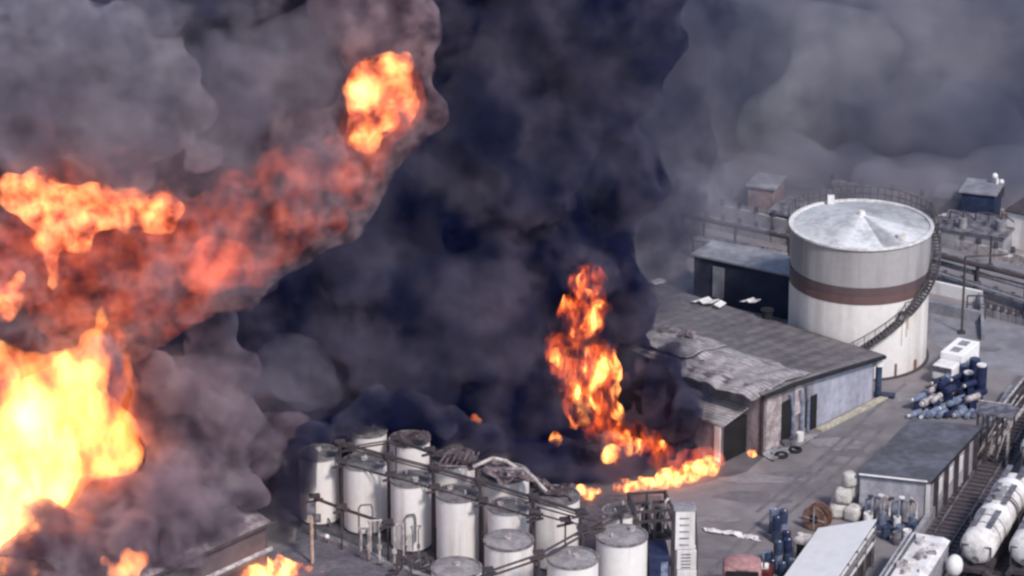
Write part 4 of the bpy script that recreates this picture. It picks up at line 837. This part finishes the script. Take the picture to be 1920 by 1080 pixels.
stuff(blobs('thin_mauve_smoke', [(60, 200, 205, 130), (240, 260, 205, 120), (420, 180, 206, 130), (420, 330, 206, 100), (560, 300, 207, 100), (560, 120, 207, 110), (700, 60, 207, 80), (440, 480, 207, 80), (300, 540, 207, 60), (80, 60, 205, 120), (260, 80, 205, 110), (640, 380, 208, 50), (330, 700, 210, 70), (450, 760, 212, 80), (560, 700, 216, 80), (330, 900, 205, 80), (420, 960, 208, 50), (250, 1000, 204, 60)], MV, .6, 2., 4., .8, 1.6), 'thin mauve haze of smoke hanging before the fire lit clouds, left', 'smoke')
CV = smoke('charcoal_veil', .06, (.06, .07, .14), (.24, .22, .3), 3.5, 6., low=.0, lo=.36, hi=.62, det=5, mask=False)
stuff(blobs('thin_charcoal_smoke', [(700, 480, 226, 120), (820, 300, 228, 120), (900, 600, 226, 130), (760, 700, 226, 100), (1050, 300, 230, 130), (1180, 200, 234, 130), (1240, 60, 236, 130), (1220, 380, 236, 110), (1220, 540, 236, 70), (1000, 100, 232, 140), (1300, 260, 240, 90), (560, 760, 224, 70), (620, 640, 226, 90)], CV, .8, 2.4, 4.5, 1., 1.8), 'thin charcoal smoke drifting over the front of the black column', 'smoke')
TS = smoke('torn_smoke', 2.2, (.03, .03, .07), (.12, .1, .14), 1.2, 3., low=.0, lo=.47, hi=.6, det=5, mask=False)
stuff(blobs('torn_black_smoke', [(1085, 640, 229.2, 26), (1120, 625, 229.2, 22), (1040, 730, 229.2, 26), (1090, 770, 229, 26), (1160, 720, 229.2, 26), (1150, 650, 229.4, 24), (1180, 790, 228.8, 24), (1110, 850, 228, 30), (1060, 850, 228, 30), (1240, 820, 228.8, 30), (1280, 800, 229.5, 34), (1045, 600, 229.4, 22), (1220, 740, 230.5, 34)], TS, .3, .8, 1.6, .3, .7), 'scraps of black smoke crossing in front of the flame tower', 'smoke')
# fire lit smoke, upper left
RS = smoke('fire_lit_smoke', 2., (.14, .09, .12), (.55, .42, .46), 1.6, 2.2, lo=.42, hi=.6, low=.06, det=5)
redc = [(300, 610, 213, 40), (250, 640, 212.5, 35), (370, 570, 214, 45), (560, 460, 214, 50), (640, 410, 214, 45), (330, 560, 214, 62), (420, 520, 214, 70), (500, 460, 214, 70), (580, 420, 214, 55), (650, 360, 214, 60), (760, 200, 214, 70), (745, 60, 214, 80), (270, 590, 213, 40), (60, 470, 214, 130), (200, 480, 214, 130), (340, 470, 214, 120), (120, 590, 214, 80), (210, 560, 214, 70), (450, 420, 214, 115), (560, 370, 214, 95), (650, 290, 214, 95), (710, 200, 214, 95), (735, 110, 214, 85), (700, 30, 214, 90), (640, -40, 214, 100), (560, 280, 216, 110), (300, 330, 214, 100), (60, 350, 214, 120), (270, 570, 214, 50), (30, 640, 213, 60)]
stuff(blobs('fire_lit_smoke', redc, RS, .5, 1.2, 3.5, .6, 1.3, fine=.12), 'reddish smoke arching from lower left to upper middle, lit by flames', 'smoke')
GB = smoke('grey_billow', 2.4, (.24, .23, .3), (.54, .5, .56), 1.8, 3., low=.08, det=5)
gb = [(60, 220, 212, 110), (190, 240, 211, 100), (270, 230, 210, 75), (60, 80, 213, 140), (200, 110, 213, 110), (335, 140, 212, 48), (370, 210, 212, 42), (375, 290, 212, 42), (320, 100, 213, 40), (230, 310, 211, 60), (120, 310, 211, 50)]
stuff(blobs('grey_smoke_billow', gb, GB, .45, 1.3, 3.2, .6, 1.1, fine=.12), 'lumpy grey smoke billows in the upper left corner', 'smoke')
NB = smoke('blue_smoke', 1.8, (.14, .15, .24), (.36, .34, .42), 1.8, 4., low=.06, det=5)
stuff(blobs('blue_grey_smoke', [(450, 100, 217, 140), (560, 120, 218, 120), (480, 260, 217, 110), (300, 0, 217, 120), (430, -60, 217, 140), (600, 0, 218, 120)], NB, .5, 1.6, 4., .7, 1.4, fine=.1), 'blue grey smoke between the grey billows and the high fireball', 'smoke')
# mauve smoke in the lower left
MS = smoke('mauve_smoke', 1.9, (.2, .155, .21), (.52, .43, .49), 1.5, 3., low=.06, det=5)
mv = [(270, 1030, 206.5, 45), (330, 1055, 207, 32), (300, 985, 208.5, 45), (250, 1000, 207, 50), (320, 1010, 208, 40), (200, 1060, 205.5, 45), (360, 1040, 208, 30), (120, 1070, 205, 50), (40, 1075, 204.5, 50), (420, 960, 211.5, 34), (380, 985, 211, 42), (330, 1000, 209.5, 42), (290, 1050, 208, 40), (400, 930, 212.5, 42), (240, 1080, 206, 40), (90, 1000, 206, 60), (180, 1040, 206.5, 50), (250, 980, 208, 50), (330, 960, 209, 45), (60, 1080, 206, 50), (250, 1060, 206, 40), (60, 1050, 207, 55), (150, 1060, 207, 60), (230, 1010, 208, 50), (300, 1040, 208, 38), (290, 760, 214, 50), (280, 690, 214, 45), (180, 1000, 209, 60), (280, 930, 210, 60), (360, 960, 211, 45), (330, 1020, 209, 40), (120, 1010, 209, 50), (480, 920, 214, 40), (400, 900, 213, 45), (330, 750, 216, 80), (420, 800, 216, 80), (330, 880, 214, 70), (250, 930, 212, 60), (440, 700, 220, 60), (480, 850, 218, 60), (540, 800, 226, 50), (180, 970, 210, 70), (300, 980, 211, 45), (560, 880, 224, 30), (400, 640, 220, 60)]
stuff(blobs('mauve_smoke', mv, MS, .45, 1.3, 3., .6, 1.2, fine=.1), 'mauve smoke rolling over the burning building, lower left', 'smoke')
DS = smoke('purple_smoke', 1.5, (.06, .06, .12), (.2, .17, .24), 3., 5., low=.2)
stuff(blobs('purple_smoke', [(560, 860, 219.5, 42), (556, 905, 219, 40), (550, 950, 218, 32), (540, 985, 217, 20), (500, 900, 222, 45), (600, 830, 226, 45), (640, 790, 230, 40)], DS, .5, .8, 2., .3, 1.), 'purple black smoke hiding the left side of the leftmost tank', 'smoke')
# flames
FB = fire('great_fire', 1.5, (1, .1, .012), (1, .42, .09), scale=1.9, lo=.38, hi=.64, stretch=.6, det=6)
def fl(pts, mt, label, vox=.3, amp=.8, big_=1.8, amp2=.35, small=.7):
    return tag(blobs('fire', pts, mt, vox, amp, big_, amp2, small), label, 'fire')
fl([(60, 860, 211, 115), (110, 790, 211, 95), (60, 740, 211, 80), (140, 720, 211, 62), (180, 660, 211, 32, 1.5), (190, 605, 211, 18, 2.), (190, 830, 211, 70), (225, 850, 211, 45), (0, 960, 210, 85), (0, 1060, 210, 75), (0, 700, 211, 60), (90, 900, 210, 55)], FB, 'huge yellow white blaze at the lower left edge', .35, 1., 2.2, .5, .8)
FO = fire('edge_flame', .35, (1, .1, .02), (1, .22, .05), scale=1.6, lo=.4, hi=.62, stretch=.35)
fl([(205, 680, 212, 40, 2.), (225, 760, 212, 40, 1.5), (235, 820, 212, 45), (200, 900, 211, 50), (130, 980, 210, 60), (90, 1040, 209, 50), (200, 620, 212, 25, 2.)], FO, 'orange flame fringe on the right side of the huge blaze', .3, .8)
FR = fire('smoke_flame', 1.3, (1, .1, .03), (1, .33, .1), scale=1.1, lo=.44, hi=.64, stretch=.9)
fl([(75, 375, 208.3, 58), (120, 395, 208.3, 58), (180, 395, 208.3, 50), (240, 392, 208.3, 44), (300, 400, 208.3, 40), (140, 440, 208.3, 36), (30, 360, 208.5, 40), (90, 440, 208.5, 36), (95, 480, 208.3, 24, 1.8), (98, 520, 208.3, 14, 2.), (305, 370, 208.5, 20, 1.6)], FR, 'long ragged fireball inside the smoke at the left edge', .3, .7, 1.6, .4, .6)
FT = fire('high_flame', 1.5, (1, .1, .03), (1, .36, .1), scale=1.5, lo=.45, hi=.64, stretch=.9)
fl([(715, 165, 209.5, 60), (738, 200, 209.5, 48), (690, 225, 209.5, 50), (700, 265, 209.5, 26), (730, 125, 209.5, 30)], FT, 'high fireball at the tip of the red smoke', .3, 1.3, 2.2, .7, .9)
FG = fire('added_fire_glow', .17, (1, .09, .05), (1, .2, .08), scale=1.3, lo=.44, hi=.66, stretch=.9, det=5)  # weak red emission added so the smoke looks lit by the fire
fl([(720, 190, 211, 85), (650, 310, 211.3, 70), (670, 370, 211.3, 35), (690, 250, 211, 60)], FG, 'dim red glow added to the smoke round the high fireball', .5, 1.2, 2.5, .4, 1.)
fl([(400, 500, 209, 62), (370, 500, 209, 35), (440, 510, 209, 40)], fire('dim_flame', .28, (1, .08, .04), (1, .2, .09), scale=1.5, lo=.4, hi=.62, stretch=.9), 'dim red flame patch in the smoke above the dark diagonal edge', .35, .8)
fl([(400, 440, 210.4, 80), (470, 490, 211, 55), (560, 410, 211, 50), (120, 420, 210.4, 120), (300, 440, 210.4, 90), (130, 560, 210.4, 80), (240, 520, 210.4, 80), (360, 540, 211, 60), (520, 460, 211.5, 50), (610, 420, 212, 40), (300, 590, 211, 45), (560, 330, 211.5, 60), (450, 360, 211.5, 60), (20, 480, 210.4, 80), (230, 590, 210.4, 50), (60, 250, 210.4, 40), (300, 560, 210.4, 50)], FG, 'wide dim red glow added to the smoke below the ragged fireball', .5, 1.2, 2.5, .4, 1.)
fl([(25, 555, 208.5, 30), (10, 575, 208.5, 28), (38, 530, 208.5, 14, 2.)], FR, 'small flame at the left edge above the huge blaze', .25, .5)
FC = fire('tower_flame', 4.6, (1, .08, .01), (1, .42, .1), scale=1.1, lo=.54, hi=.65, stretch=.45, det=6, dist=.3)
fl([(1100, 530, 230, 20, 1.6), (1095, 570, 230, 34), (1070, 570, 230, 22), (1120, 580, 230, 26), (1100, 615, 230, 28), (1050, 665, 230, 26), (1075, 675, 230, 30), (1120, 670, 230, 34), (1135, 700, 230, 32), (1080, 725, 230, 32), (1120, 745, 230, 34), (1060, 700, 230, 18), (1145, 730, 230, 20), (1140, 775, 230, 26), (1110, 790, 229, 22), (1080, 785, 229, 18), (1165, 805, 229, 22), (1190, 835, 228.5, 20)], FC, 'tall ragged tower of orange flame rising from the middle', .22, .55, 1., .3, .5)
FD = fire('dull_tower_flame', .7, (1, .07, .01), (1, .16, .02), scale=.8, lo=.5, hi=.64, stretch=.5, det=6, dist=.3)
fl([(1100, 540, 230.6, 36, 1.6), (1095, 590, 230.6, 46), (1060, 660, 230.6, 46), (1110, 680, 230.6, 52), (1100, 740, 230.6, 52), (1130, 790, 230.4, 44), (1175, 820, 230, 38), (1215, 845, 229.6, 32), (1250, 862, 229.2, 26)], FD, 'dull red body of flame wrapped round the flame tower', .25, .8, 1.3, .4, .6)
FP2 = fire('pool_flame', 5.5, (1, .1, .012), (1, .42, .1), scale=.7, lo=.45, hi=.62, stretch=.6, dist=.3)
edge = [(1160, 918), (1200, 915), (1240, 908), (1280, 898), (1315, 888), (1340, 882)]
pts = []
for (x0, y0), (x1, y1) in zip(edge, edge[1:]):
    for k_ in range(3): pts.append((x0 + (x1 - x0) * k_ / 3, y0 + (y1 - y0) * k_ / 3 - 4, G(x0, y0 + 4).y, 11 if x0 < 1240 else 16)); pts.append((x0 + (x1 - x0) * k_ / 3 + 5, y0 + (y1 - y0) * k_ / 3 - 16, G(x0, y0 + 4).y + 1, 7 if x0 < 1240 else 15))
fl(pts, FP2, 'long bright strip of flame along the edge of the yard fire', .16, .3, .7, .15, .35)
fl([(1205, 838, 229, 18), (1230, 840, 229, 18), (1215, 855, 229, 12), (1150, 852, 228, 18), (1140, 860, 228, 12)], FC, 'broken flames at the foot of the flame tower', .18, .4, .8, .2, .4)
fl([(1290, 862, 229, 20), (1320, 855, 229, 22), (1345, 862, 229, 16), (1265, 875, 228, 16)], fire('dull_flame', .6, (1, .08, .03), (1, .2, .1), scale=.8, lo=.4, hi=.6), 'dull red flames licking the front of the lean-to shed', .2, .5, .9, .2, .4)
fl([(1088, 918, G(1088, 930).y, 13), (1105, 926, G(1105, 935).y, 14), (1122, 920, G(1122, 930).y, 9)], FP2, 'small low fire just left of the bright flame strip', .16, .3, .7, .15, .35)
fl([(1042, 822, 229, 14)], FP2, 'small round flame alone in the black smoke', .14, .25, .6, .1, .3)
fl([(888, 784, 229, 9), (898, 788, 229, 7)], FR, 'tiny flame in the black smoke above the back row of tanks', .14, .25, .6, .1, .3)
p = W(WU + 1.6, -.2, 1.0)
fl([(1412, 852, p.y - 1, 10), (1408, 838, p.y - 1, 6, 1.6)], FP2, 'small flame at the dark side of the lean-to shed', .14, .2, .6, .1, .3)
fl([(245, 1056, 203.5, 24, 1.3), (265, 1045, 203.5, 18), (230, 1075, 203.5, 24), (298, 1012, 204, 12, 1.6), (195, 1050, 203.5, 8, 2)], fire('ground_flame', 1.2, (1, .1, .02), (1, .38, .1), scale=.9, lo=.4, hi=.6, stretch=.5), 'broken flames at the bottom edge right of the huge blaze', .2, .5, 1., .2, .5)
gp = [(415, 1062, 18), (450, 1056, 20), (490, 1054, 20), (530, 1058, 18), (565, 1064, 13), (470, 1072, 24), (520, 1074, 22), (430, 1062, 22), (460, 1058, 22), (490, 1060, 20), (520, 1062, 18), (550, 1066, 14), (580, 1070, 9), (605, 1072, 6), (440, 1080, 24), (480, 1082, 24), (410, 1078, 18)]
fl([(x, y, G(x, y + 12).y, r) for x, y, r in gp], fire('hall_flame', 3.4, (1, .09, .01), (1, .42, .1), scale=.85, lo=.42, hi=.58, stretch=.6, dist=.3), 'pointed sheet of flame at the bottom edge beside the burning building', .17, .35, .8, .2, .4)
